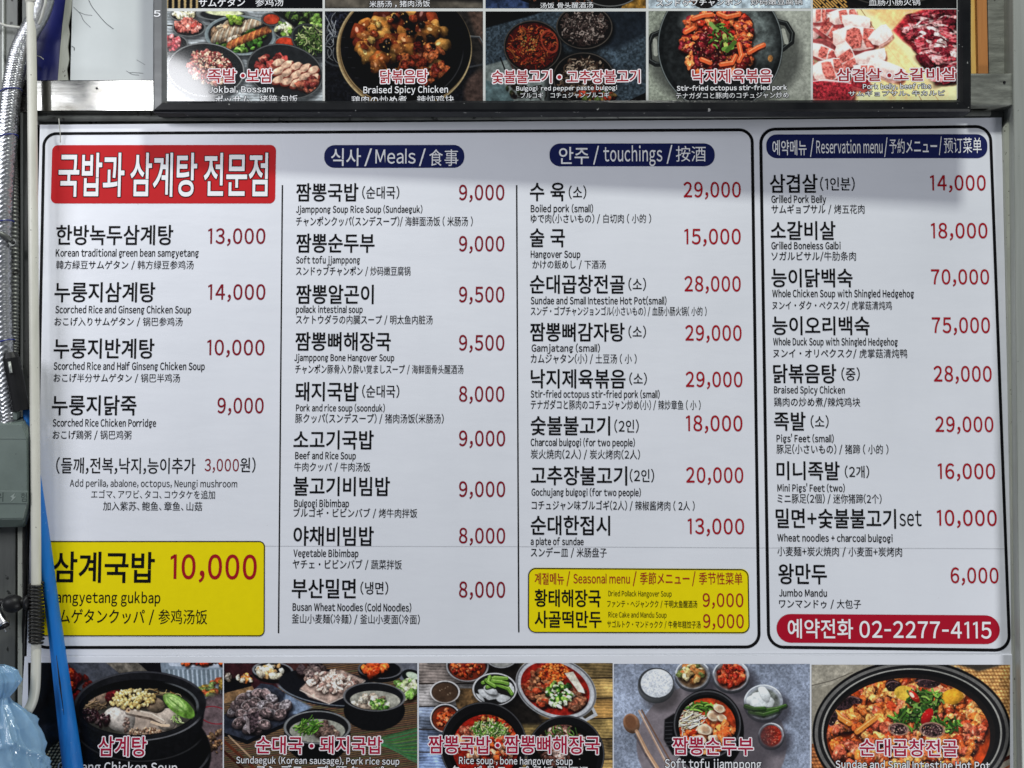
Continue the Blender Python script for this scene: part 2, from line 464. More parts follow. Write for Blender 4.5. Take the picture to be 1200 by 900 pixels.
# dish rows: korean, x0, x1, y0, y1 | suffix or None | price, x0, x1, y0, y1 | english, x0, x1, y0, y1 | cjk, x0, x1, y0, y1
ROWS = [
 ('한방녹두삼계탕', 66, 203, 264, 287, None, '13,000', 244, 311, 268, 285.5, 'Korean traditional green bean samgyetang', 65.5, 233, 292.3, 300.6, '韓方緑豆サムゲタン / 韩方绿豆参鸡汤', 66, 227, 305.5, 315.5),
 ('누룽지삼계탕', 64, 182, 331, 354, None, '14,000', 244, 311, 333.5, 351, 'Scorched Rice and Ginseng Chicken Soup', 65, 224, 358.8, 367, 'おこげ入りサムゲタン / 锅巴参鸡汤', 64, 214, 372, 382),
 ('누룽지반계탕', 63, 181, 397, 420, None, '10,000', 243, 310, 398.5, 416, 'Scorched Rice and Half Ginseng Chicken Soup', 63, 240, 425, 433.3, 'おこげ半分サムゲタン / 锅巴半鸡汤', 63, 211, 438, 448),
 ('누룽지닭죽', 61, 160, 463.5, 486.5, None, '9,000', 255, 309, 466.5, 484, 'Scorched Rice Chicken Porridge', 62, 183, 491.5, 499.8, 'おこげ鶏粥 / 锅巴鸡粥', 62, 154, 504.5, 514.8),
 ('짬뽕국밥', 347, 420, 215, 236, ('(순대국)', 424.5, 468, 218.5, 233), '9,000', 538, 591, 217, 234.3, 'Jjamppong Soup Rice Soup (Sundaeguk)', 347, 495, 241.5, 249.2, 'チャンポンクッパ(スンデスープ)/ 海鲜面汤饭 ( 米肠汤 )', 347, 554, 254, 265),
 ('짬뽕순두부', 347, 439, 274, 296, None, '9,000', 538, 591, 277, 294.3, 'Soft tofu jjamppong', 347, 422, 300.8, 308.6, 'スンドゥブチャンポン / 炒码嫩豆腐锅', 347, 481, 312.5, 323),
 ('짬뽕알곤이', 347, 438, 334, 356, None, '9,500', 538, 591, 336.3, 354, 'pollack intestinal soup', 347, 425, 358.7, 366.5, 'スケトウダラの内臓スープ / 明太鱼内脏汤', 347, 507, 369.5, 380),
 ('짬뽕뼈해장국', 346, 458, 389.5, 411, None, '9,500', 538, 591, 393, 410.5, 'Jjamppong Bone Hangover Soup', 345, 462, 415.3, 423, 'チャンポン豚骨入り酔い覚ましスープ / 海鲜面骨头醒酒汤', 346, 543, 427.5, 438),
 ('돼지국밥', 346, 420, 448, 470, ('(순대국)', 424.5, 468, 451.5, 466), '8,000', 538, 591, 453, 470.5, 'Pork and rice soup (soonduk)', 347, 451, 474.3, 482, '豚クッパ(スンデスープ) / 猪肉汤饭(米肠汤)', 346, 520, 485, 496),
 ('소고기국밥', 344, 438, 504.5, 526.5, None, '9,000', 538, 592, 505, 522.5, 'Beef and Rice Soup', 346, 417, 530, 538, '牛肉クッパ / 牛肉汤饭', 345, 434, 542, 552.5),
 ('불고기비빔밥', 344, 457, 559, 581, None, '9,000', 538, 592, 564.5, 582, 'Bulgogi Bibimbap', 345, 409, 585.8, 594, 'ブルゴギ・ビビンバブ / 烤牛肉拌饭', 344, 489, 596, 606.5),
 ('야채비빔밥', 344, 438, 617, 639.5, None, '8,000', 538, 592, 619, 636.5, 'Vegetable Bibimbap', 344, 420, 644.3, 652.5, 'ヤチェ・ビビンバブ / 蔬菜拌饭', 343, 471, 656, 667),
 ('부산밀면', 342, 417, 678.5, 701, ('(냉면)', 422.5, 455, 682, 696.5), '8,000', 538, 592, 682, 700, 'Busan Wheat Noodles (Cold Noodles)', 343, 482, 707.5, 716, '釜山小麦麺(冷麺) / 釜山小麦面(冷面)', 342, 492, 720, 731),
 ('수 육', 621, 662, 214, 235.5, ('(소)', 666.5, 687, 218, 233), '29,000', 801, 868, 213.7, 231, 'Boiled pork (small)', 622, 695, 240.5, 248.5, 'ゆで肉(小さいもの) / 白切肉 ( 小的 )', 622, 763, 251, 261.5),
 ('술 국', 621, 662, 268, 289.5, None, '15,000', 802, 868, 268.5, 286, 'Hangover Soup', 622, 680, 294, 302, 'かけの飯めし / 下酒汤', 624, 710, 305, 315),
 ('순대곱창전골', 621, 732, 322.5, 344, ('(소)', 736.5, 757, 326, 340.5), '28,000', 802, 868, 324, 341.3, 'Sundae and Small Intestine Hot Pot(small)', 622, 781, 348.3, 356.5, 'スンデ・ゴプチャンジョンゴル(小さいもの) / 血肠小肠火锅( 小的 )', 622, 828, 359.5, 370),
 ('짬뽕뼈감자탕', 621, 732, 378.5, 400, ('(소)', 736.5, 757, 382, 396), '29,000', 803, 869, 381.5, 399, 'Gamjatang (small)', 623, 703, 404, 412, 'カムジャタン(小) / 土豆汤 ( 小 )', 622, 746, 415, 426),
 ('낙지제육볶음', 622, 733, 433, 455, ('(소)', 737.5, 758, 437, 451), '29,000', 803.5, 870, 436, 453.3, 'Stir-fried octopus stir-fried pork (small)', 622, 773, 458, 466, 'テナガダコと豚肉のコチュジャン炒め(小) / 辣炒章鱼 ( 小 )', 622, 821, 469, 480),
 ('숯불불고기', 622, 715, 488, 510, ('(2인)', 720, 748.5, 492, 507), '18,000', 804, 870, 487.3, 505, 'Charcoal bulgogi (for two people)', 622, 744, 514.5, 522.7, '炭火焼肉(2人) / 炭火烤肉(2人)', 622, 750, 527, 538),
 ('고추장불고기', 622, 735, 546.5, 568.5, ('(2인)', 738, 766.5, 550, 565), '20,000', 804, 871, 548, 565.5, 'Gochujang bulgogi (for two people)', 623, 751, 573, 581, 'コチュジャン味ブルゴギ(2人) / 辣椒酱烤肉 ( 2人 )', 623, 814, 587, 598),
 ('순대한접시', 622, 715, 604.5, 627, None, '13,000', 806, 872, 608, 625.7, 'a plate of sundae', 622, 684, 630.5, 638.6, 'スンデー皿 / 米肠盘子', 622, 711, 642, 653),
 ('삼겹살', 902, 958, 204.5, 226, ('(1인분)', 961, 1001.5, 208, 223.5), '14,000', 1090, 1155, 205.7, 223, 'Grilled Pork Belly', 904, 968, 229.5, 237.6, 'サムギョプサル / 烤五花肉', 904, 1013, 240, 250.5),
 ('소갈비살', 903, 979, 259.5, 281, None, '18,000', 1091, 1157, 261.7, 279, 'Grilled Boneless Galbi', 904, 985, 284, 292, 'ソガルビサル/牛肋条肉', 904, 1003, 295, 305.5),
 ('능이닭백숙', 904, 999, 315, 336.5, None, '70,000', 1091, 1159, 316, 333, 'Whole Chicken Soup with Shingled Hedgehog', 905, 1071, 340, 348.2, 'ヌンイ・ダク・ペクスク/ 虎掌菇清炖鸡', 905, 1045, 353, 363),
 ('능이오리백숙', 905, 1019, 371, 392.5, None, '75,000', 1092, 1160, 372.3, 390, 'Whole Duck Soup with Shingled Hedgehog', 906, 1052, 396.5, 404.7, 'ヌンイ・オリペクスク/ 虎掌菇清炖鸭', 906, 1063, 409, 419.5),
 ('닭볶음탕', 906, 980, 427, 449, ('(중)', 986, 1007.5, 431, 446), '28,000', 1094, 1162, 429.3, 447, 'Braised Spicy Chicken', 907, 990, 453, 461, '鶏肉の炒め煮/辣炖鸡块', 907, 1008, 466, 476.5),
 ('족발', 907, 944, 483, 504.5, ('(소)', 950, 971, 487, 501.5), '29,000', 1096, 1164, 488.5, 506, "Pigs' Feet (small)", 910, 977, 510, 518, '豚足(小さいもの) / 猪蹄 ( 小的 )', 910, 1041, 521, 532),
 ('미니족발', 910, 984, 541, 562.5, ('(2개)', 990, 1018.5, 546, 560), '16,000', 1099, 1166, 543.5, 561, "Mini Pigs' Feet (two)", 911, 990, 568, 576, 'ミニ豚足(2個) / 迷你猪蹄(2个)', 911, 1033, 579, 590),
 ('밀면+숯불불고기', 909, 1050, 596.5, 619, None, '10,000', 1098, 1168, 598, 616, 'Wheat noodles + charcoal bulgogi', 911, 1046, 626.5, 634.7, '小麦麺+炭火焼肉 / 小麦面+炭烤肉', 911, 1057, 641, 652),
 ('왕만두', 912, 969, 661, 684.5, None, '6,000', 1114, 1170, 665.5, 683.2, 'Jumbo Mandu', 913, 969, 691, 699, 'ワンマンドゥ / 大包子', 913, 1009, 702.5, 713),
]
for row in ROWS:
    k, kx0, kx1, ky0, ky1, suf, pr, px0, px1, py0, py1, en, ex0, ex1, ey0, ey1, cj, cx0, cx1, cy0, cy1 = row
    text(SB, k, kx0, kx1, ky0, ky1, M_BLACK, board, bold=0.0145)
    if suf: text(SB, suf[0], *suf[1:], M_BLACK, board, bold=0.008)
    text(SB, pr, px0, px1, py0, py1, M_DRED if px0 < 700 else M_BRED, board, mode='C', bold=0.012)
    text(SB, en, ex0, ex1, ey0, ey1, M_BLACK, board, mode='C', bold=0.018)
    text(SB, cj, cx0, cx1, cy0, cy1, M_BLACK, board, bold=0.008)
text(SB, 'set', 1054, 1080, 597.5, 616.3, M_BLACK, board, mode='C', bold=0.004)
text(SB, '(들깨,전복,낙지,능이추가', 66, 229, 536.5, 555, M_BLACK, board, bold=0.008)
text(SB, '3,000', 240, 280, 538, 552, M_DRED, board, mode='C', bold=0.006)
text(SB, '원)', 281.5, 299.5, 536.5, 553.5, M_BLACK, board, bold=0.008)
text(SB, 'Add perilla, abalone, octopus, Neungi mushroom', 82, 278, 562.5, 570.6, M_BLACK, board, mode='C', bold=0.004)
text(SB, 'エゴマ、アワビ、タコ、コウタケを追加', 107, 252, 574.5, 584.5, M_BLACK, board)
text(SB, '加入紫苏、鲍鱼、章鱼、山菇', 121, 237, 588, 598.5, M_BLACK, board)

# yellow special box
yb = rr_plate('special_box', SB, 48, 634.5, 310, 745, 6, o1, M_YEL, board)
rr_ring_quad('outline', SB, [(47.5, 634), (310.5, 634), (310.2, 745.5), (46, 745.5)], 6.5, 1.1, o2, M_BLACK, yb)
text(SB, '삼계국밥', 62, 181.5, 647, 682.5, M_BLACK, yb, bold=0.014, off=o2)
text(SB, '10,000', 200, 301, 650.5, 678, M_BRED, yb, mode='C', bold=0.016, off=o2)
text(SB, 'Samgyetang gukbap', 58, 188, 694, 706.3, M_BLACK, yb, mode='C', bold=0.01, off=o2)
text(SB, 'サムゲタンクッパ / 参鸡汤饭', 55, 243, 714, 731, M_BLACK, yb, bold=0.006, off=o2)

# seasonal box
sb = rr_plate('seasonal_box', SB, 619.3, 666, 877.8, 741.5, 8.5, o1, M_YEL, board)
rr_ring_quad('outline', SB, [(619, 665.5), (877, 667), (878.5, 742), (618.7, 741.5)], 9, 1.1, o2, M_BLACK, sb)
for s, a, b, c, d, md in (('계절메뉴', 626.5, 661, 671.5, 685, 'K'), ('/', 664, 668, 671, 684.5, 'C'), ('Seasonal menu', 672, 738, 673, 683.5, 'C'), ('/', 741.5, 746, 671, 684.5, 'C'),
                          ('季節メニュー', 750, 808, 671, 685, 'K'), ('/', 811, 815, 671, 684.5, 'C'), ('季节性菜单', 819, 870, 671, 685, 'K')):
    text(SB, s, a, b, c, d, M_BRED, sb, mode=md, bold=0.008, off=o2)
for s, a, b, c, d, md, m_, bo in (('황태해장국', 626.5, 704, 691, 711, 'K', M_BLACK, 0.016), ('사골떡만두', 626.5, 705, 716, 735.5, 'K', M_BLACK, 0.016),
        ('Dried Pollack Hangover Soup', 713, 787, 692.5, 698.8, 'C', M_BLACK, 0), ('Rice Cake and Mandu Soup', 713, 781, 717.3, 723.6, 'C', M_BLACK, 0),
        ('ファンテ・ヘジャンクク / 干明太鱼醒酒汤', 711.5, 817, 703.5, 712, 'K', M_BLACK, 0), ('サゴルトク・マンドゥクク / 牛骨年糕饺子汤', 711.5, 821, 727.5, 736, 'K', M_BLACK, 0),
        ('9,000', 823.5, 871, 695.5, 711, 'C', M_BRED, 0.006), ('9,000', 824, 871.5, 720, 735.7, 'C', M_BRED, 0.006)):
    text(SB, s, a, b, c, d, m_, sb, mode=md, bold=bo, off=o2)

# crimson phone pill
pp = rr_plate('phone_banner', SB, 910, 720.3, 1171.5, 754, 17, o1, M_CRIM, board)
text(SB, '예약전화', 923, 999.5, 725.5, 748, M_WHITE, pp, bold=0.012, off=o2)
text(SB, '02-2277-4115', 1007, 1161.5, 728.5, 747.3, M_WHITE, pp, mode='C', bold=0.014, off=o2)

# faint seam line that crosses the whole sheet, and small scuffs
M_SEAM = ink('seam_grey', (0.52, 0.53, 0.57))
strip('sheet_seam', SB, [(52, 636), (320, 640), (600, 640.5), (880, 642), (1180, 643)], 0.7, 0.0003, M_SEAM, board)

# ================================================================== printed food pictures (flat print, generated with numpy)
class Pic:
    def __init__(self, x0, y0, x1, y1, bg, seed=1, ss=2.0):
        self.x0, self.y0, self.x1, self.y1, self.ss = x0, y0, x1, y1, ss
        self.w, self.h = int(round((x1 - x0) * ss)), int(round((y1 - y0) * ss))
        self.rng = np.random.RandomState(seed)
        self.a = np.empty((self.h, self.w, 3), np.float32); self.a[:] = np.array(bg, np.float32) / 255
        self.X = (x0 + (np.arange(self.w) + .5) / ss)[None, :].astype(np.float32)
        self.Y = (y0 + (np.arange(self.h) + .5) / ss)[:, None].astype(np.float32)
        self.nz = {s: self.fbm(s) for s in (2.2, 5, 14, 45)}
    def grid(self, step):
        gw, gh = int(self.w / step) + 3, int(self.h / step) + 3
        g = self.rng.rand(gh, gw).astype(np.float32)
        xs = np.arange(self.w) / step; ys = np.arange(self.h) / step
        xi, yi = xs.astype(int), ys.astype(int); fx, fy = xs - xi, ys - yi
        fx = fx * fx * (3 - 2 * fx); fy = fy * fy * (3 - 2 * fy)
        r = g[yi][:, xi] * (1 - fx) + g[yi][:, xi + 1] * fx
        s = g[yi + 1][:, xi] * (1 - fx) + g[yi + 1][:, xi + 1] * fx
        return r * (1 - fy)[:, None] + s * fy[:, None]
    def fbm(self, px):
        t = np.zeros((self.h, self.w), np.float32); amp = 1.0; tot = 0
        for o in range(4):
            st = px * self.ss / 2 ** o
            if st < 1: break
            t += amp * self.grid(st); tot += amp; amp *= 0.6
        t /= tot
        return np.clip((t - .5) * 1.7 + .5, 0, 1)
    def box(self, cx, cy, r):
        i0 = max(0, int((cx - r - self.x0) * self.ss)); i1 = min(self.w, int((cx + r - self.x0) * self.ss) + 2)
        j0 = max(0, int((cy - r - self.y0) * self.ss)); j1 = min(self.h, int((cy + r - self.y0) * self.ss) + 2)
        return (i0, i1, j0, j1) if i1 > i0 and j1 > j0 else None
    def put(self, bx, m, col):
        i0, i1, j0, j1 = bx
        s = self.a[j0:j1, i0:i1]
        s += (col - s) * m[..., None]
    def ell(self, cx, cy, rx, ry, col, rot=0, soft=.8, tex=0., ts=5, shade=0., alpha=1., warp=0., lin_=0., clip=None):
        bx = self.box(cx, cy, max(rx, ry) * (1 + warp) + soft + 1)
        if not bx: return
        i0, i1, j0, j1 = bx
        X = self.X[:, i0:i1] - cx; Y = self.Y[j0:j1] - cy
        c, s = math.cos(R(rot)), math.sin(R(rot))
        u = (X * c + Y * s) / rx; v = (-X * s + Y * c) / ry
        d = np.sqrt(u * u + v * v)
        if warp:
            th = np.arctan2(v, u); p = self.rng.rand(3) * 6.28
            d = d / (1 + warp * (.55 * np.sin(2 * th + p[0]) + .35 * np.sin(3 * th + p[1]) + .3 * np.sin(5 * th + p[2])))
        m = np.clip((1 - d) * min(rx, ry) / soft + .5, 0, 1) * alpha
        if clip is not None: m = m * clip[j0:j1, i0:i1]
        k = np.ones_like(m)
        if tex: k = k + tex * 2 * (self.nz[ts][j0:j1, i0:i1] - .5)
        if shade: k = k - shade * (X / max(rx, ry) * .35 + Y / max(rx, ry) * .75) - shade * .5 * np.clip(d, 0, 1) ** 3
        self.put(bx, m, np.clip(k[..., None] * (np.array(col, np.float32) / 255), 0, 1))
    def ring(self, cx, cy, rx, ry, w, col, rot=0, alpha=1., a0=None, a1=None, clip=None):
        bx = self.box(cx, cy, max(rx, ry) + w + 1)
        if not bx: return
        i0, i1, j0, j1 = bx
        X = self.X[:, i0:i1] - cx; Y = self.Y[j0:j1] - cy
        c, s = math.cos(R(rot)), math.sin(R(rot))
        u = (X * c + Y * s) / rx; v = (-X * s + Y * c) / ry
        d = np.abs(np.sqrt(u * u + v * v) - 1) * min(rx, ry)
        m = np.clip((w / 2 - d) / .7 + .5, 0, 1) * alpha
        if a0 is not None:
            th = np.degrees(np.arctan2(v, u)) % 360
            mid = (a0 + (a1 - a0) / 2) % 360; half = (a1 - a0) / 2
            dd = np.abs((th - mid + 180) % 360 - 180)
            m = m * np.clip((half - dd) / 12, 0, 1)
        if clip is not None: m = m * clip[j0:j1, i0:i1]
        self.put(bx, m, np.array(col, np.float32)[None, None] / 255)
    def mask_ell(self, cx, cy, rx, ry, rot=0):
        X = self.X - cx; Y = self.Y - cy
        c, s = math.cos(R(rot)), math.sin(R(rot))
        d = np.sqrt(((X * c + Y * s) / rx) ** 2 + ((-X * s + Y * c) / ry) ** 2)
        return np.clip((1 - d) * min(rx, ry) / .8 + .5, 0, 1)
    def poly(self, pts, col, soft=.8, tex=0., ts=5, alpha=1., grad=0., clip=None, stripe=None):
        xs = [p[0] for p in pts]; ys = [p[1] for p in pts]
        cx, cy = (min(xs) + max(xs)) / 2, (min(ys) + max(ys)) / 2
        bx = self.box(cx, cy, max(max(xs) - min(xs), max(ys) - min(ys)) / 2 + 2)
        if not bx: return
        i0, i1, j0, j1 = bx
        X = self.X[:, i0:i1] + np.zeros((j1 - j0, 1), np.float32); Y = self.Y[j0:j1] + np.zeros((1, i1 - i0), np.float32)
        inside = np.zeros(X.shape, bool); dist = np.full(X.shape, 1e9, np.float32)
        n = len(pts)
        for i in range(n):
            ax, ay = pts[i]; b_x, b_y = pts[(i + 1) % n]
            ex, ey = b_x - ax, b_y - ay
            t = np.clip(((X - ax) * ex + (Y - ay) * ey) / (ex * ex + ey * ey + 1e-9), 0, 1)
            dist = np.minimum(dist, np.hypot(X - ax - t * ex, Y - ay - t * ey))
            if ay != b_y:
                cr = ((ay > Y) != (b_y > Y)) & (X < ex * (Y - ay) / (ey + 1e-12) + ax)
                inside ^= cr
        sd = np.where(inside, dist, -dist)
        m = np.clip(sd / soft + .5, 0, 1) * alpha
        if clip is not None: m = m * clip[j0:j1, i0:i1]
        k = np.ones_like(m)
        if tex: k = k + tex * 2 * (self.nz[ts][j0:j1, i0:i1] - .5)
        if grad: k = k - grad * (Y - cy) / (max(ys) - min(ys) + 1e-6)
        if stripe:   # (angle, period, amount)
            an, per, am = stripe
            k = k + am * np.sin((X * math.cos(R(an)) + Y * math.sin(R(an))) * 6.283 / per + 4 * self.nz[14][j0:j1, i0:i1])
        self.put(bx, m, np.clip(k[..., None] * (np.array(col, np.float32) / 255), 0, 1))
    def line(self, pts, w, col, alpha=1., clip=None, w2=None):
        w2 = w if w2 is None else w2
        n = len(pts) - 1
        for i in range(n):
            ax, ay = pts[i]; bx_, by = pts[i + 1]
            bx = self.box((ax + bx_) / 2, (ay + by) / 2, math.hypot(bx_ - ax, by - ay) / 2 + max(w, w2) + 1)
            if not bx: continue
            i0, i1, j0, j1 = bx
            X = self.X[:, i0:i1]; Y = self.Y[j0:j1]
            ex, ey = bx_ - ax, by - ay
            t = np.clip(((X - ax) * ex + (Y - ay) * ey) / (ex * ex + ey * ey + 1e-9), 0, 1)
            d = np.hypot(X - ax - t * ex, Y - ay - t * ey)
            ww = w + (w2 - w) * (i + t) / n
            m = np.clip((ww / 2 - d) / .6 + .5, 0, 1) * alpha
            if clip is not None: m = m * clip[j0:j1, i0:i1]
            self.put(bx, m, np.array(col, np.float32)[None, None] / 255)
    def grain(self, amt, ts=2.2, mask=None):
        k = 1 + amt * 2 * (self.nz[ts] - .5)
        if mask is not None: k = 1 + (k - 1) * mask
        self.a *= k[..., None]
    def chunks(self, region, n, size, pal, aspect=(1, 1.8), shade=.45, tex=.3, dark=.6, hi=.35, rot=None, warp=.18, clip=None, ts=2.2):
        """pieces of food heaped in an ellipse (cx, cy, rx, ry, rot): each with a dark lower edge, shading and a small highlight"""
        cx, cy, rx, ry, ro = region
        rg = self.rng; c, s = math.cos(R(ro)), math.sin(R(ro))
        items = []
        for _ in range(n):
            a = rg.rand() * 6.283; q = math.sqrt(rg.rand())
            u, v = q * math.cos(a) * rx, q * math.sin(a) * ry
            items.append((cx + u * c - v * s, cy + u * s + v * c, q))
        items.sort(key=lambda t: t[1] + 4 * rg.rand())
        for x, y, q in items:
            sz = size[0] + (size[1] - size[0]) * rg.rand()
            asp = aspect[0] + (aspect[1] - aspect[0]) * rg.rand()
            r_ = rg.rand() * 180 if rot is None else rot + rg.randn() * 18
            col = np.array(pal[rg.randint(len(pal))], float) * (.82 + .36 * rg.rand())
            if dark: self.ell(x + sz * .12, y + sz * .32, sz * asp * .55, sz * .58, (18, 6, 4), r_, soft=sz * .35, alpha=dark, clip=clip)
            self.ell(x, y, sz * asp * .5, sz * .5, col, r_, soft=.8, tex=tex, ts=ts, shade=shade, warp=warp, clip=clip)
            if hi and rg.rand() < .7:
                self.ell(x - sz * .12, y - sz * .18, sz * asp * .14, sz * .09, np.minimum(col * 1.2 + 95, 255), r_, soft=1.0, alpha=hi * (.5 + rg.rand()), clip=clip)
    def strands(self, region, n, length, w, pal, rot=None, spread=40, bend=.5, clip=None, dark=.35):
        cx, cy, rx, ry, ro = region
        rg = self.rng; c, s = math.cos(R(ro)), math.sin(R(ro))
        for _ in range(n):
            a = rg.rand() * 6.283; q = math.sqrt(rg.rand())
            u, v = q * math.cos(a) * rx, q * math.sin(a) * ry
            x, y = cx + u * c - v * s, cy + u * s + v * c
            an = R(rg.rand() * 360 if rot is None else rot + rg.randn() * spread)
            L_ = length * (.5 + rg.rand() * .8); b = bend * rg.randn()
            pts = []
            for k in range(5):
                t = k / 4 - .5
                pts.append((x + math.cos(an + b * t * 2) * t * L_, y + math.sin(an + b * t * 2) * t * L_))
            col = np.array(pal[rg.randint(len(pal))], float) * (.75 + .45 * rg.rand())
            if dark: self.line([(p[0] + .4, p[1] + w * .5) for p in pts], w * 1.15, (12, 8, 6), dark, clip)
            self.line(pts, w, np.clip(col, 0, 255), 1, clip, w * .7)
    def specks(self, region, n, pal, r=(.4, 1.0), alpha=.9, clip=None):
        cx, cy, rx, ry, ro = region
        rg = self.rng
        for _ in range(n):
            a = rg.rand() * 6.283; q = math.sqrt(rg.rand())
            self.ell(cx + q * math.cos(a) * rx, cy + q * math.sin(a) * ry, r[0] + rg.rand() * (r[1] - r[0]), r[0] + rg.rand() * (r[1] - r[0]),
                     pal[rg.randint(len(pal))], rg.rand() * 180, soft=.7, alpha=alpha, clip=clip)
    def wash(self, amt_small=.05, amt_big=.10):
        self.a *= (1 + amt_small * 2 * (self.nz[2.2] - .5) + amt_big * 2 * (self.nz[45] - .5))[..., None]
    def material(self, name, gain=1.0, contrast=1.12, rough=0.3, sat=0.92, spec=0.15):
        a = np.clip(self.a, 0, 1)
        g_ = a.mean(axis=2, keepdims=True); a = np.clip(g_ + (a - g_) * sat, 0, 1) ** contrast
        # light unsharp mask: the small contrast of a print
        p = np.pad(a, ((1, 1), (1, 1), (0, 0)), 'edge')
        bl = (p[:-2, 1:-1] + p[2:, 1:-1] + p[1:-1, :-2] + p[1:-1, 2:]) / 4
        a = np.clip(a + .55 * (a - bl), 0, 1)
        l_ = np.where(a <= .04045, a / 12.92, ((a + .055) / 1.055) ** 2.4) * gain
        l_ = np.clip(l_, 0.004, .88)
        s_ = np.where(l_ <= .0031308, l_ * 12.92, 1.055 * l_ ** (1 / 2.4) - .055)
        img = bpy.data.images.new(name, self.w, self.h)
        px = np.ones((self.h, self.w, 4), np.float32); px[..., :3] = s_
        img.pixels.foreach_set(px[::-1].ravel()); img.update(); img.pack()
        m = bpy.data.materials.new(name); m.use_nodes = True
        nt = m.node_tree; b = nt.nodes['Principled BSDF']
        b.inputs['Roughness'].default_value = rough; b.inputs['Specular IOR Level'].default_value = spec
        t = nt.nodes.new('ShaderNodeTexImage'); t.image = img; t.interpolation = 'Cubic' ; t.extension = 'EXTEND'
        nt.links.new(t.outputs['Color'], b.inputs['Base Color'])
        return m

def picture(name, sh, x0, y0, x1, y1, off, material, parent):
    """flat printed picture with its own UVs over the photo rectangle"""
    bm = bmesh.new(); uv = bm.loops.layers.uv.new()
    q = [(x0, y1), (x1, y1), (x1, y0), (x0, y0)]
    vs = []
    for p in q:
        x, z = sh.xz(*p); vs.append(bm.verts.new((x, -off, z)))
    f = bm.faces.new(vs)
    for l, u in zip(f.loops, ((0, 0), (1, 0), (1, 1), (0, 1))): l[uv].uv = u
    return mesh_obj(name, bm, material, parent)

GREEN = [(96, 150, 52), (60, 110, 34), (140, 180, 80), (40, 78, 26)]
LEEK = [(120, 160, 80), (205, 215, 170), (70, 110, 45), (170, 195, 120)]
KIM = [(186, 56, 22), (205, 80, 30), (150, 34, 14), (222, 110, 60)]
REDM = [(178, 60, 28), (150, 38, 20), (206, 92, 40), (120, 26, 16), (190, 120, 80)]

def bowl(p, cx, cy, rx, ry, outer, rim, inner, rot=0, rimw=1.6, fill=.86, sh=.5):
    p.ell(cx + 3, cy + 5, rx * 1.06, ry * 1.06, (10, 10, 12), rot, soft=7, alpha=sh)
    p.ell(cx, cy, rx, ry, outer, rot, tex=.12, ts=14, shade=.2)
    p.ring(cx, cy, rx - rimw * .5, ry - rimw * .5, rimw, rim, rot)
    p.ell(cx, cy + 1, rx * fill, ry * fill, inner, rot, soft=2.0, tex=.12, ts=14)

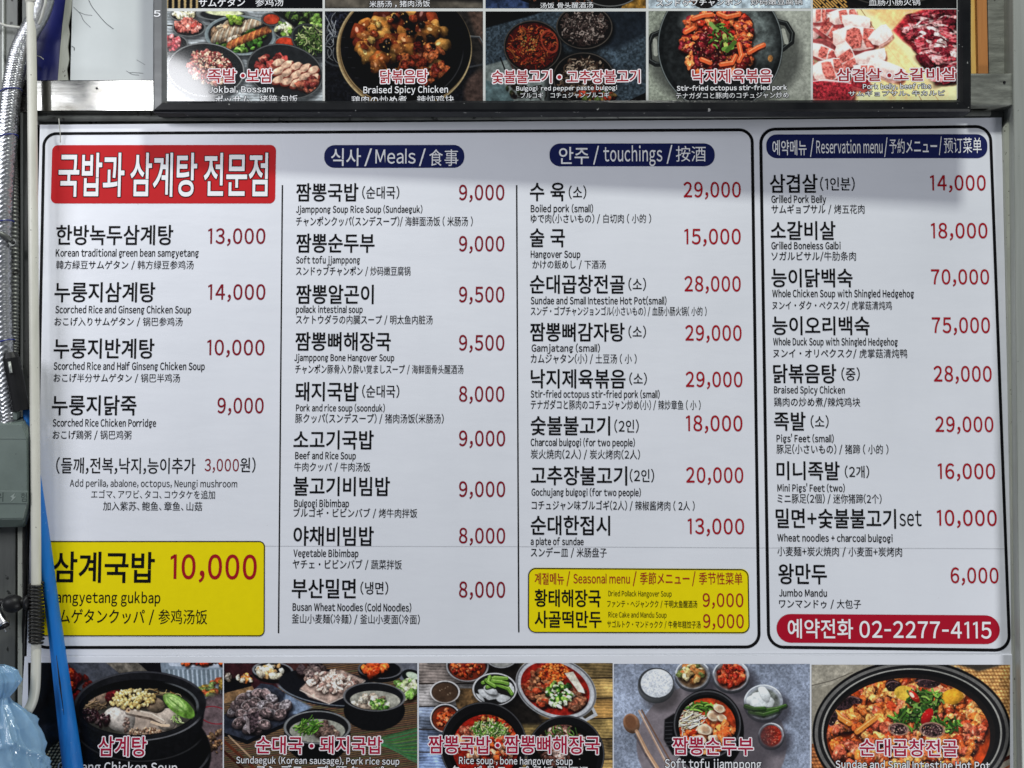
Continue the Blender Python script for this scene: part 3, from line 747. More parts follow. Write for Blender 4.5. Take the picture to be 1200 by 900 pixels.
def pic_ginseng():
    p = Pic(33, 776, 261.5, 936, (17, 16, 20), 3)
    p.poly([(60, 774), (128, 774), (150, 800), (110, 815), (75, 800)], (64, 66, 74), tex=.2)
    p.poly([(122, 774), (160, 774), (180, 792), (150, 796)], (98, 92, 84), tex=.3)
    p.chunks((88, 795, 26, 14, 30), 30, (4, 9), [(120, 30, 16), (170, 60, 22), (90, 18, 12)], dark=.7)
    p.chunks((80, 812, 12, 8, 0), 16, (4, 8), [(130, 18, 20), (90, 12, 12), (180, 80, 70)])
    p.poly([(33, 850), (110, 842), (110, 856), (33, 872)], (34, 35, 44), tex=.2, soft=4)
    # woven mat
    p.ell(95, 905, 52, 46, (20, 18, 16), 0)
    cl = p.mask_ell(96, 906, 50, 44)
    for r in range(20):
        for k in range(26):
            x = 45 + k * 4.4 + (r % 2) * 2.2; y = 858 + r * 3.7
            p.ell(x, y, 2.0, 1.1, (172, 160, 132), -35, soft=.8, tex=.3, clip=cl)
    # plastic basket of kimchi
    p.poly([(188, 774), (262, 774), (262, 808), (235, 822), (205, 800), (190, 790)], (120, 132, 146), tex=.2, ts=14)
    p.poly([(196, 774), (262, 774), (262, 782), (200, 780)], (168, 176, 190))
    p.chunks((238, 775, 28, 3, 0), 40, (3, 6), KIM)
    for k in range(13):
        x = 196 + k * 5.4
        p.line([(x, 785), (x + 1.5, 800 + k * 1.1)], 2.6, (92, 104, 112), .8)
        p.line([(x + 2.6, 785), (x + 4.0, 800 + k * 1.1)], 1.0, (178, 188, 196), .8)
    p.chunks((248, 806, 16, 8, -30), 26, (4, 8), [(120, 128, 60), (150, 120, 50), (90, 104, 60), (150, 70, 40)], dark=.3)
    p.ell(255, 860, 26, 46, (104, 88, 92), 0, tex=.2, soft=6)
    p.ring(252, 838, 18, 10, 1.3, (130, 40, 50), 10)
    p.chunks((254, 868, 12, 14, 0), 50, (2, 4.5), [(140, 110, 80), (110, 80, 56), (70, 50, 36)], dark=.4)
    # stone pot body and foot
    p.ell(168, 884, 80, 62, (13, 13, 15), 0, soft=1.5)
    p.ring(168, 872, 80, 52, 1.8, (80, 80, 84), 0, .75, 10, 75)
    p.poly([(88, 826), (241, 826), (238, 850), (226, 872), (200, 886), (160, 890), (125, 884), (100, 868), (90, 848)], (16, 16, 18), soft=2, tex=.2)
    p.ring(165, 850, 77, 42, 1.4, (70, 70, 72), 0, .5, 20, 160)
    p.ell(164.5, 826, 77.5, 40, (24, 24, 27), -2, tex=.25, ts=14)
    p.ring(164.5, 826, 76.5, 39, 1.8, (66, 66, 72), -2, .8, 180, 340)
    p.ring(164.5, 828, 76, 39.5, 1.6, (120, 120, 124), -2, .8, 20, 110)
    p.ell(163, 829, 70, 33, (8, 8, 9), -2); p.ring(163, 829, 69, 32, 1.5, (112, 116, 120), -2, .7, 295, 375)
    cl = p.mask_ell(163, 833, 66, 28, -2)
    p.ell(163, 835, 66, 27, (60, 58, 52), -2, tex=.35, ts=14, clip=cl)
    p.ell(196, 822, 34, 14, (34, 34, 32), 10, soft=7, alpha=.8, clip=cl)
    p.ell(118, 821, 14, 9, (112, 94, 80), -20, tex=.35, shade=.5, clip=cl, warp=.08)
    p.strands((112, 828, 12, 6, 0), 20, 14, 1.3, [(140, 116, 88), (90, 72, 52)], rot=-20, spread=16, clip=cl)
    p.chunks((131, 815, 9, 6, 0), 9, (5, 9), [(66, 14, 18), (90, 24, 26)], clip=cl)
    p.ell(168, 848, 40, 15, (158, 142, 130), 6, tex=.2, ts=14, shade=.5, clip=cl, warp=.05)
    p.ell(141, 842, 18, 16, (182, 172, 164), 10, tex=.14, ts=5, shade=.5, clip=cl, warp=.10)
    p.ell(196, 843, 13, 13, (150, 138, 128), 20, tex=.2, shade=.5, clip=cl, warp=.06)
    p.ell(182, 826, 12, 9, (124, 106, 88), 20, tex=.25, shade=.6, clip=cl)
    q = [(150, 832), (164, 835), (178, 838), (192, 846)]
    p.line([(x, y + 3) for x, y in q], 6, (60, 48, 40), .6, clip=cl); p.line(q, 7, (176, 160, 146), 1, clip=cl, w2=5); p.line([(x, y - 2) for x, y in q], 1.4, (224, 212, 200), .6, clip=cl)
    p.ell(150, 832, 2.6, 2.6, (196, 164, 130), 0, clip=cl); p.ell(151, 832, 1.2, 1.2, (70, 40, 30), 0, clip=cl)
    p.line([(178, 846), (190, 850), (198, 850)], 3.2, (196, 172, 148), 1, clip=cl)
    p.chunks((148, 849, 3.5, 8, 8), 12, (2, 3.4), [(120, 100, 90), (90, 70, 64)], clip=cl, dark=.3)
    p.chunks((170, 858, 20, 5, 0), 90, (1.6, 3), [(140, 112, 92), (180, 150, 124), (104, 76, 56)], dark=.3, clip=cl)
    p.strands((190, 812, 26, 5, 0), 14, 12, .8, [(150, 110, 60), (190, 160, 110)], rot=10, spread=20, clip=cl)
    p.chunks((155, 819, 27, 11, -4), 170, (3.2, 4.8), [(202, 178, 116), (216, 196, 142), (172, 146, 86), (190, 164, 104)], aspect=(1, 1.35), dark=.5, hi=.5, tex=.12, clip=cl)
    p.chunks((106, 838, 11, 7, 0), 42, (2.4, 4.4), [(52, 26, 30), (34, 16, 20), (104, 84, 84), (26, 12, 14)], hi=.9, clip=cl)
    p.chunks((120, 843, 9, 7, 0), 34, (2.4, 4.4), [(52, 26, 30), (34, 16, 20), (104, 84, 84), (26, 12, 14)], hi=.9, clip=cl)
    p.ell(210, 827, 22, 9.5, (92, 130, 50), 36, tex=.3, ts=5)
    p.ell(206, 823, 15, 6.5, (150, 176, 108), 36, tex=.25, soft=2.5); p.ring(206, 823, 11, 4.5, 1, (110, 150, 76), 36, .8)
    for k in range(8): p.line([(196 + k * 3.2, 816 + k * 2.4), (205 + k * 3, 824 + k * 2.6)], .8, (70, 112, 34), .6)
    p.strands((206, 842, 8, 5, 30), 12, 9, 1.2, [(170, 190, 130), (110, 140, 70)], rot=50, spread=14, clip=cl)
    p.wash(.08, .1)
    return p

def pic_sausage():
    p = Pic(262.5, 776, 489.5, 936, (60, 50, 44), 5)
    # mat of thin sticks
    for k in range(70):
        y = 776 + k * 2.4
        p.line([(262, y + 14), (490, y - 18)], 1.3, (118 + (k * 37) % 50, 92 + (k * 23) % 34, 68), .55)
    p.poly([(262, 774), (335, 774), (345, 800), (262, 822)], (52, 24, 28), tex=.25)
    p.poly([(335, 774), (372, 774), (352, 800), (340, 800)], (64, 36, 34), tex=.2)
    p.poly([(455, 774), (490, 774), (490, 800), (470, 796)], (92, 94, 104), tex=.15)
    p.poly([(262, 796), (296, 790), (294, 806), (262, 812)], (16, 15, 18))
    p.chunks((286, 794, 9, 4, 0), 22, (3, 5), [(220, 120, 50), (235, 150, 80), (190, 180, 160)], hi=.7)
    p.chunks((266, 793, 5, 5, 0), 10, (3, 5), [(160, 150, 140), (90, 80, 70)])
    p.poly([(262, 812), (296, 803), (300, 812), (262, 824)], (138, 106, 74), tex=.3)
    # small white bowl
    p.ell(320, 788, 24, 12, (14, 14, 17), 4); p.ring(320, 785, 23, 10, 1.2, (120, 124, 130), 4)
    p.chunks((320, 785, 18, 7, 0), 34, (4, 8), [(200, 196, 184), (170, 160, 142), (214, 206, 180), (190, 150, 100)], dark=.4, tex=.15)
    # slate plate left with sundae slices
    p.poly([(262, 838), (306, 800), (320, 802), (366, 832), (335, 848), (290, 868), (262, 858)], (42, 46, 58), tex=.3, ts=5)
    p.poly([(262, 858), (290, 867), (366, 832), (366, 836), (290, 872), (262, 862)], (14, 15, 19))
    p.poly([(335, 812), (366, 828), (350, 838), (330, 830)], (104, 118, 140), tex=.25, ts=5, soft=3)
    pos = [(272, 833), (278, 826), (284, 818), (294, 814), (302, 812), (312, 812), (318, 818), (290, 826), (300, 822), (308, 826), (316, 828), (328, 828), (334, 826),
           (283, 836), (280, 846), (290, 842), (298, 834), (304, 838), (318, 836), (328, 836), (312, 834), (296, 846), (300, 852), (310, 848), (292, 852)]
    for i, (x, y) in enumerate(pos):
        s = 7.2 + (i * 7 % 5) * .5
        p.ell(x + 1, y + 3, s * 1.1, s * .8, (8, 6, 8), soft=3, alpha=.8)
        p.ell(x, y + 1.5, s, s * .72, (78, 66, 68), (i * 53) % 90 - 40, tex=.3, shade=.5)
        p.ell(x + .5, y - .8, s * .82, s * .55, (108, 92, 92) if i % 3 else (128, 120, 124), (i * 53) % 90 - 40, tex=.6, ts=2.2)
        p.ring(x + .5, y - .8, s * .84, s * .56, .9, (176, 168, 170), (i * 53) % 90 - 40, .6, 180, 330)
    p.poly([(288, 838), (304, 832), (302, 850), (292, 860), (289, 852)], (64, 52, 56), tex=.6, ts=2.2)
    p.poly([(288, 838), (289, 856), (293, 860), (292, 842)], (140, 128, 130), tex=.3)
    # boiled pork plate
    p.ell(388, 806, 62, 22, (20, 21, 26), 8); p.ring(386, 804, 62, 21, 1.3, (106, 112, 122), 8, .9, 20, 170)
    p.chunks((366, 786, 14, 12, 20), 14, (9, 13), [(92, 76, 74), (60, 48, 50), (124, 108, 104)], tex=.4)
    p.poly([(352, 806), (372, 788), (400, 784), (428, 796), (418, 808), (385, 824), (362, 816)], (160, 138, 128), tex=.3, soft=2)
    p.chunks((390, 800, 32, 13, 10), 110, (3, 7), [(186, 164, 152), (150, 124, 114), (206, 188, 176), (128, 100, 92)], dark=.3, tex=.35, hi=.2)
    p.line([(352, 808), (372, 818), (386, 824), (412, 812), (428, 797)], 1.6, (206, 190, 180), .7)
    # kimchi bowl
    p.ell(446, 786, 26, 13, (15, 15, 18), 2); p.ring(446, 783, 25, 11, 1.1, (92, 92, 98), 2)
    p.chunks((441, 783, 13, 8, 0), 26, (5, 9), [(214, 84, 34), (232, 110, 46), (180, 54, 20)], hi=.5)
    p.ell(484, 792, 13, 8, (18, 20, 20), 20); p.ell(484, 791, 8, 4, (170, 182, 164), 20)
    # garlic chives and greens at right
    p.chunks((478, 806, 15, 10, 20), 26, (5, 10), [(190, 190, 160), (150, 160, 120), (110, 150, 70), (90, 120, 60)], dark=.4)
    for k in range(26):
        p.line([(420 + k * 1.1, 872 - k * .2 + k % 3), (455 + k, 862 + k * 1.1), (492, 852 + k * 1.7)], 1.5, (40 + (k * 31) % 50, 86 + (k * 17) % 50, 50 + (k * 13) % 30), .95)
    # rice soup bowl right
    p.ell(439, 832, 36, 24, (15, 15, 17), 0, soft=1); p.poly([(403, 815), (475, 815), (466, 846), (450, 856), (425, 855), (410, 842)], (18, 18, 20), soft=2)
    p.ell(439, 816, 36, 17, (24, 24, 27), 2); p.ring(439, 816, 35.5, 16.5, 1.2, (110, 110, 114), 2, .9)
    cl = p.mask_ell(440, 820, 30, 11.5, 2)
    p.ell(440, 820, 30, 11.5, (150, 148, 138), 2, tex=.15, clip=cl)
    p.chunks((432, 822, 17, 6, -15), 24, (4, 9), [(168, 150, 134), (120, 98, 84), (190, 180, 164)], clip=cl, dark=.35)
    p.chunks((446, 825, 11, 6, 0), 34, (2.5, 5), GREEN + LEEK, clip=cl, dark=.2)
    # sundae soup bowl middle
    p.ell(372, 862, 39, 32, (13, 13, 15), 0)
    p.ell(372, 852, 39, 20, (24, 24, 27), 0); p.ring(372, 852, 38, 19, 1.5, (134, 136, 138), 0, .9)
    cl = p.mask_ell(372, 856, 33, 14)
    p.ell(372, 856, 33, 14, (146, 146, 136), tex=.16, clip=cl)
    p.chunks((383, 857, 14, 8, 0), 20, (6, 10), [(108, 86, 78), (140, 120, 108), (80, 60, 56), (170, 150, 130)], clip=cl)
    p.strands((362, 850, 12, 8, 0), 40, 13, 1.6, GREEN[:3], rot=-50, spread=30)
    # chopsticks
    p.line([(262, 868), (300, 902)], 3.4, (92, 46, 30)); p.line([(268, 862), (312, 905)], 2.0, (190, 160, 130), .7); p.line([(262, 880), (290, 905)], 3, (60, 28, 20))
    p.wash(.09, .12)
    return p

def wood(p, x0, x1, cols, y0=774, step=26, tilt=0.0):
    y = y0
    i = 0
    while y < p.y1 + 40:
        p.poly([(x0, y), (x1, y - tilt), (x1, y + step - 1.2 - tilt), (x0, y + step - 1.2)], cols[i % len(cols)], tex=.35, ts=14, stripe=(92, 3.6, .13))
        p.line([(x0, y + step - .8), (x1, y + step - .8 - tilt)], 1.4, (34, 26, 22))
        y += step; i += 1

def pic_jjamppong():
    p = Pic(491, 776, 718.5, 936, (80, 70, 60), 7)
    wood(p, 488, 560, [(122, 112, 108), (128, 124, 124), (110, 120, 140), (112, 128, 160), (116, 134, 170)], step=27)
    wood(p, 556, 722, [(110, 92, 60), (150, 124, 76), (140, 108, 62), (128, 108, 66)], step=24, tilt=4)
    p.poly([(530, 806), (560, 806), (560, 835), (536, 830)], (110, 84, 54), tex=.4)
    p.poly([(560, 774), (610, 774), (640, 850), (600, 850), (570, 810)], (30, 26, 24), tex=.3, soft=8)
    # chili oil dish
    bowl(p, 548, 779, 25, 19, (24, 22, 24), (150, 150, 154), (120, 40, 22)); p.chunks((547, 780, 19, 12, 0), 90, (2.5, 5), REDM, clip=p.mask_ell(548, 780, 20, 15))
    bowl(p, 588, 766, 20, 16, (24, 22, 24), (150, 150, 154), (150, 150, 148))
    bowl(p, 521.5, 810, 17.5, 13.5, (40, 34, 32), (200, 198, 200), (70, 52, 40)); p.specks((521, 809, 10, 7, 0), 8, [(150, 130, 110)])
    bowl(p, 580, 807, 26, 19.5, (24, 24, 26), (196, 196, 200), (30, 28, 28), fill=.88)
    cl = p.mask_ell(580, 808, 23, 16.5)
    for x, y, r_ in ((568, 812, 20), (578, 815, -10), (590, 818, 8), (598, 806, 60), (575, 808, 30), (603, 812, 80), (561, 818, 50)):
        p.ell(x + 1, y + 2, 9, 5, (20, 20, 20), r_, alpha=.6, soft=2, clip=cl); p.ell(x, y, 8.5, 4.6, (196, 198, 202), r_, tex=.1, shade=.2, clip=cl, warp=.14)
    for q in (((566, 799), (580, 793), (594, 794)), ((571, 804), (582, 801), (596, 806), (600, 812)), ((570, 796), (588, 798), (595, 800)), ((574, 792), (572, 798), (580, 803))):
        p.line([(a, b + 1.5) for a, b in q], 5, (24, 40, 14), .8); p.line(q, 4.2, (104, 146, 54)); p.line([(a, b - .9) for a, b in q], 1.1, (178, 204, 120), .7)
    bowl(p, 522, 841, 18, 17, (22, 22, 24), (196, 196, 202), (110, 40, 22)); p.chunks((523, 842, 11, 11, 0), 60, (2.5, 5), KIM + [(214, 120, 80)], clip=p.mask_ell(523, 842, 13, 13))
    # silver pan upper right with handle
    p.poly([(676, 842), (696, 828), (701, 838), (686, 846)], (170, 172, 178)); p.poly([(682, 839), (694, 831), (696, 836), (686, 842)], (60, 52, 40))
    p.ell(652, 806, 49, 36, (186, 188, 194), 22, shade=.3); p.ring(652, 806, 47, 34, 2.0, (96, 96, 100), 22); p.ring(652, 806, 44.5, 32, 3.0, (176, 178, 184), 22, .9)
    cl = p.mask_ell(651, 806, 42, 30, 22)
    p.ell(651, 806, 42, 30, (132, 26, 18), 22, tex=.3, ts=5, clip=cl)
    p.chunks((638, 805, 22, 20, 40), 80, (4, 9), [(150, 96, 66), (120, 66, 44), (176, 120, 84), (160, 60, 34)], clip=cl)
    p.chunks((650, 788, 17, 13, 0), 130, (1.8, 3.6), [(222, 100, 34), (240, 130, 60), (190, 70, 24)], clip=cl, dark=.25)
    p.chunks((673, 818, 14, 12, 0), 40, (4, 8), [(140, 90, 66), (110, 60, 44)], clip=cl)
    p.chunks((656, 812, 14, 16, 20), 90, (2.5, 6), GREEN + [(190, 210, 160), (30, 60, 24), (220, 226, 200)], clip=cl, dark=.5)
    p.poly([(662, 788), (672, 786), (684, 806), (686, 812), (678, 810)], (206, 202, 188), tex=.15, clip=cl)
    # red soup lower middle (near)
    p.ell(567, 874, 51, 52, (20, 19, 21), 0); p.ring(567, 874, 50, 51, 1.4, (86, 86, 90), 0, .8)
    p.ell(567, 876, 42, 43, (12, 11, 12), 0)
    cl = p.mask_ell(569, 876, 39, 39)
    p.ell(569, 876, 39, 39, (146, 28, 16), 0, tex=.35, ts=5, clip=cl)
    p.chunks((585, 850, 26, 16, 10), 110, (3, 7), [(196, 56, 22), (220, 80, 34), (160, 36, 18), (200, 120, 60)], clip=cl, hi=.5)
    p.chunks((548, 862, 12, 10, 0), 20, (5, 9), [(190, 120, 90), (160, 80, 60)], clip=cl)
    p.chunks((574, 858, 22, 11, 10), 60, (3, 6), [(210, 200, 160), (190, 170, 120), (150, 120, 80)], clip=cl)
    p.strands((574, 856, 20, 11, 10), 120, 9, 1.4, GREEN + LEEK, clip=cl)
    p.chunks((575, 882, 26, 16, 0), 50, (4, 9), REDM + [(180, 130, 100)], clip=cl)
    p.specks((569, 870, 36, 30, 0), 60, [(240, 180, 150), (255, 220, 190)], clip=cl, alpha=.7)
    # bone soup lower right
    p.ell(663, 884, 46, 46, (19, 19, 21), 0); p.ring(663, 884, 45, 45, 1.4, (80, 80, 84), 0, .8); p.ell(663, 886, 38, 38, (11, 11, 12), 0)
    cl = p.mask_ell(660, 886, 37, 37)
    p.chunks((655, 870, 26, 24, 0), 70, (6, 12), [(112, 70, 60), (150, 110, 98), (84, 50, 44), (180, 150, 140), (60, 36, 30)], clip=cl, tex=.45)
    p.strands((660, 858, 20, 12, 0), 24, 12, 1.3, [(110, 150, 70), (60, 90, 40)], rot=40, clip=cl)
    p.specks((655, 880, 30, 20, 0), 90, [(220, 210, 200), (40, 30, 30)], clip=cl, alpha=.7)
    p.wash(.08, .1)
    return p

def pic_tofu():
    p = Pic(719.5, 776, 949.5, 936, (132, 140, 158), 11)
    p.grain(.14, 2.2); p.grain(.12, 45)
    p.specks((835, 850, 120, 80, 0), 260, [(104, 112, 130), (92, 100, 120), (160, 166, 180)], r=(.3, .8), alpha=.7)
    p.ell(834, 872, 88, 74, (120, 112, 118), 0, tex=.05, soft=1.5)
    # rice bowl
    p.ell(775, 812, 22, 20, (60, 56, 58), 10, soft=8, alpha=.7)
    p.ell(769, 803, 21.5, 20, (96, 98, 102), 0, shade=.4); p.ell(769, 799, 21, 18.5, (60, 62, 66), 0); p.ell(770, 799, 19, 17, (206, 210, 218), 0, tex=.10, ts=2.2, shade=.1)
    p.specks((770, 799, 16, 14, 0), 160, [(232, 234, 240), (180, 184, 194), (214, 216, 224)], r=(.5, 1.1))
    # banchan bowls
    for cx, cy, rx, ry, inner in ((812, 789, 21, 18.5, (92, 72, 52)), (857, 790, 22, 19.5, (110, 60, 46)), (895, 822, 23.5, 22, (96, 100, 96)), (904, 861, 15.5, 15.5, (120, 34, 26))):
        p.ell(cx + 9, cy + 8, rx, ry, (56, 54, 62), 20, soft=9, alpha=.8)
        p.ell(cx, cy + 2, rx, ry, (70, 72, 78), 0, shade=.3); p.ell(cx, cy, rx - .5, ry - 1, (134, 138, 146), 0, tex=.4, ts=14)
        p.ring(cx, cy, rx - 1, ry - 1.2, 1.5, (214, 218, 226), 0, .85, 180, 340); p.ring(cx, cy, rx - 1, ry - 1.2, 1.0, (54, 54, 60), 0, .8, 0, 180)
        p.ell(cx, cy + 1, rx * .8, ry * .8, inner, 0, soft=3, tex=.3)
    p.chunks((810, 787, 14, 11, 0), 40, (5, 9), [(190, 160, 104), (150, 96, 50), (204, 186, 140), (190, 110, 60), (100, 110, 60)], dark=.4)
    p.chunks((857, 789, 15, 13, 0), 90, (3, 6), [(190, 60, 30), (150, 40, 24), (214, 100, 60), (120, 28, 20)], dark=.5, hi=.5)
    for x, y, r_ in ((884, 818, -20), (892, 815, 10), (899, 820, 30), (889, 823, 0), (896, 812, 60)):
        p.ell(x, y, 10, 6, (210, 214, 216), r_, tex=.08, shade=.25, warp=.1)
    for q in (((877, 828), (892, 831), (910, 829), (921, 825)), ((879, 833), (895, 836), (912, 831)), ((874, 826), (884, 829), (896, 828))):
        p.line([(a, b + 1.6) for a, b in q], 5.4, (16, 30, 14), .6); p.line(q, 4.8, (52, 84, 34), w2=3); p.line([(a, b - 1) for a, b in q], 1.0, (130, 158, 100), .6)
    p.ell(904, 861, 12, 12, (146, 40, 28), 0, tex=.25, ts=2.2); p.specks((904, 861, 10, 10, 0), 50, [(210, 110, 80), (230, 150, 120), (100, 20, 16)], r=(.3, .8))
    # spoon and chopsticks
    p.line([(746, 862), (758, 884), (776, 912)], 5, (70, 62, 66), .5)
    p.ell(740, 847, 9.5, 12, (146, 106, 80), -18, shade=.4, tex=.1); p.ell(739, 845, 6.5, 8.5, (112, 76, 54), -18, soft=2); p.line([(746, 856), (758, 880), (778, 912)], 4.2, (176, 140, 112)); p.line([(746, 857), (757, 880), (776, 912)], 1.2, (214, 184, 158), .8)
    p.line([(749, 832), (790, 912)], 2.4, (168, 138, 120)); p.line([(752, 831), (797, 912)], 1.8, (112, 84, 70)); p.line([(749.6, 832), (791, 912)], .8, (220, 200, 184), .8)
    # black pot
    p.ell(850, 872, 56, 52, (60, 56, 62), 0, soft=14, alpha=.6)
    p.poly([(779, 842), (790, 835), (800, 838), (800, 882), (788, 884), (778, 866)], (20, 20, 22), soft=2)
    for k in range(7): p.line([(780, 846 + k * 4.6), (798, 845 + k * 4.6)], 1.1, (70, 70, 74), .7)
    p.ell(830, 856, 42, 50, (14, 14, 15), 0, soft=1.2); p.ell(829, 848, 40, 41, (26, 26, 28), 0, tex=.2); p.ring(829, 848, 38.5, 39.5, 1.7, (82, 82, 86), 0, .9)
    p.ell(829, 849, 35.5, 36, (12, 11, 12), 0); cl = p.mask_ell(829, 850, 33.5, 33.5)
    p.ell(829, 850, 33.5, 33.5, (168, 58, 26), 0, tex=.35, ts=5, clip=cl)
    p.chunks((829, 862, 30, 22, 0), 90, (5, 9), [(204, 84, 36), (176, 50, 22), (222, 120, 60), (230, 150, 90)], clip=cl, hi=.5)
    p.strands((810, 840, 16, 14, 0), 70, 17, 1.5, [(226, 218, 196), (200, 186, 150), (240, 236, 222)], rot=-20, spread=35, clip=cl)
    p.strands((823, 827, 16, 5, 0), 26, 12, 2.0, GREEN[:3], rot=10, spread=15, clip=cl)
    for x, y, s in ((826, 854, 9), (838, 866, 8), (821, 866, 7), (836, 838, 8), (846, 840, 6), (843, 829, 7)):
        p.ell(x + .5, y + 2.5, s, s * .8, (60, 20, 10), soft=3, alpha=.7, clip=cl); p.ell(x, y, s, s * .75, (206, 180, 152), 20, tex=.2, shade=.35, warp=.14, clip=cl); p.ell(x, y - .5, s * .45, s * .3, (170, 130, 100), 20, alpha=.7, soft=2, clip=cl); p.ring(x, y, s * .8, s * .58, .8, (240, 226, 206), 20, .7, clip=cl)
    p.chunks((851, 858, 8, 14, 0), 16, (7, 11), [(214, 90, 40), (230, 120, 60)], clip=cl, hi=.6)
    p.wash(.04, .05)
    return p

def pic_hotpot():
    p = Pic(951, 776, 1186.5, 936, (134, 128, 116), 13)
    p.poly([(951, 774), (1010, 774), (975, 800), (951, 806)], (150, 144, 132), tex=.15)
    p.line([(951, 801), (975, 795), (1000, 785)], 1, (90, 84, 76))
    # straw mats
    p.poly([(1120, 774), (1190, 774), (1190, 850), (1160, 820), (1140, 790)], (150, 104, 58), tex=.3)
    for r in range(22):
        for k in range(22):
            x, y = 1116 + k * 4.0 + (r % 2) * 2, 774 + r * 4.2
            p.ell(x, y, 1.9, 1.2, (206, 160, 100), 30, soft=.8, tex=.3)
    p.poly([(951, 870), (1000, 900), (1000, 940), (951, 940)], (120, 70, 40), tex=.3)
    for r in range(14):
        for k in range(16):
            x, y = 950 + k * 4.0 + (r % 2) * 2, 872 + r * 4.2
            p.ell(x, y, 1.9, 1.2, (176, 112, 66), 30, soft=.8, tex=.3)
    p.poly([(1120, 774), (1186, 774), (1150, 784)], (60, 54, 48), soft=3)
    p.line([(1160, 900), (1190, 884)], 4, (70, 30, 20)); p.line([(1165, 908), (1190, 895)], 2, (150, 80, 50))
    p.ell(1070, 858, 118, 88, (16, 16, 18), 0)
    p.ring(1070, 858, 113, 83, 3.4, (110, 108, 106), 0, .9); p.ring(1070, 858, 109, 79, 3.4, (28, 28, 30), 0)
    p.ring(1070, 858, 106, 77, 1.6, (170, 168, 162), 0, .85); p.ell(1068, 860, 101, 73, (26, 22, 22), 0)
    cl = p.mask_ell(1066, 862, 97, 70)
    p.ell(1066, 862, 97, 70, (178, 62, 20), 0, tex=.35, ts=14, clip=cl)
    STEW = [(196, 100, 42), (176, 78, 34), (214, 128, 62), (160, 56, 28), (204, 108, 76), (226, 150, 84), (190, 86, 60)]
    p.ell(980, 840, 10, 14, (170, 134, 138), 0, tex=.1, clip=cl); p.ell(985, 812, 7, 6, (180, 140, 130), 0, clip=cl)
    p.chunks((1066, 858, 92, 64, 0), 330, (6, 14), STEW, aspect=(1, 2.2), shade=.6, tex=.35, hi=.55, warp=.22, clip=cl, dark=.55)
    for q in (((1000, 800), (1012, 790), (1020, 786)), ((975, 828), (986, 840), (996, 846)), ((1005, 856), (1018, 846), (1026, 840)), ((1060, 788), (1085, 785), (1110, 793), (1124, 804)), ((1100, 788), (1125, 796), (1140, 812))):
        p.line([(a, b + 2.5) for a, b in q], 7, (60, 16, 8), .6, clip=cl); p.line(q, 6.5, (204, 128, 52), clip=cl); p.line([(a, b - 1.6) for a, b in q], 1.4, (246, 206, 140), .6, clip=cl)
    for x, y, a, b, r_ in ((992, 822, 14, 7, -20), (1048, 801, 10, 7, 0), (975, 838, 7, 10, 0), (1088, 798, 14, 6, 5), (1000, 818, 11, 5, 10)):
        p.ell(x, y, a, b, (44, 30, 34), r_, tex=.6, ts=2.2, warp=.15, clip=cl); p.ring(x, y, a * .8, b * .7, 1.2, (150, 112, 112), r_, .7, 180, 330, clip=cl)
    p.ell(1118, 814, 14, 9, (214, 154, 40), -20, tex=.15, warp=.12, shade=.3, clip=cl); p.ell(1062, 810, 13, 9, (206, 168, 60), 10, tex=.2, clip=cl)
    p.chunks((1084, 820, 18, 12, 0), 20, (4, 8), GREEN, clip=cl)
    p.strands((1084, 820, 20, 13, 0), 60, 12, 2.6, GREEN + [(100, 130, 60)], clip=cl)
    p.chunks((1072, 842, 24, 12, 0), 24, (4, 9), GREEN, clip=cl); p.strands((1072, 842, 26, 13, 0), 70, 13, 2.8, GREEN + [(40, 80, 34), (110, 150, 70)], clip=cl); p.strands((1108, 848, 20, 8, 0), 34, 10, 2.4, GREEN, clip=cl)
    p.ell(1088, 838, 6, 11, (176, 20, 22), 30, shade=.4, clip=cl); p.ell(1073, 814, 4, 9, (196, 40, 30), -40, shade=.4, clip=cl); p.ell(1070, 812, 2, 4, (240, 220, 200), -40, clip=cl)
    for x, y, s in ((1054, 853, 12), (1094, 854, 15)):
        p.ell(x, y, s, s * .62, (60, 40, 42), 5, tex=.7, ts=2.2, clip=cl); p.ring(x, y, s * .95, s * .58, 1.6, (170, 130, 110), 5, .8, clip=cl)
        p.specks((x, y, s * .8, s * .45, 0), 46, [(190, 160, 150), (30, 16, 20), (140, 100, 100)], clip=cl)
    p.specks((1066, 858, 92, 62, 0), 260, [(255, 214, 160), (240, 120, 50), (255, 240, 210)], r=(.3, .9), clip=cl, alpha=.65)
    p.wash(.08, .08)
    return p

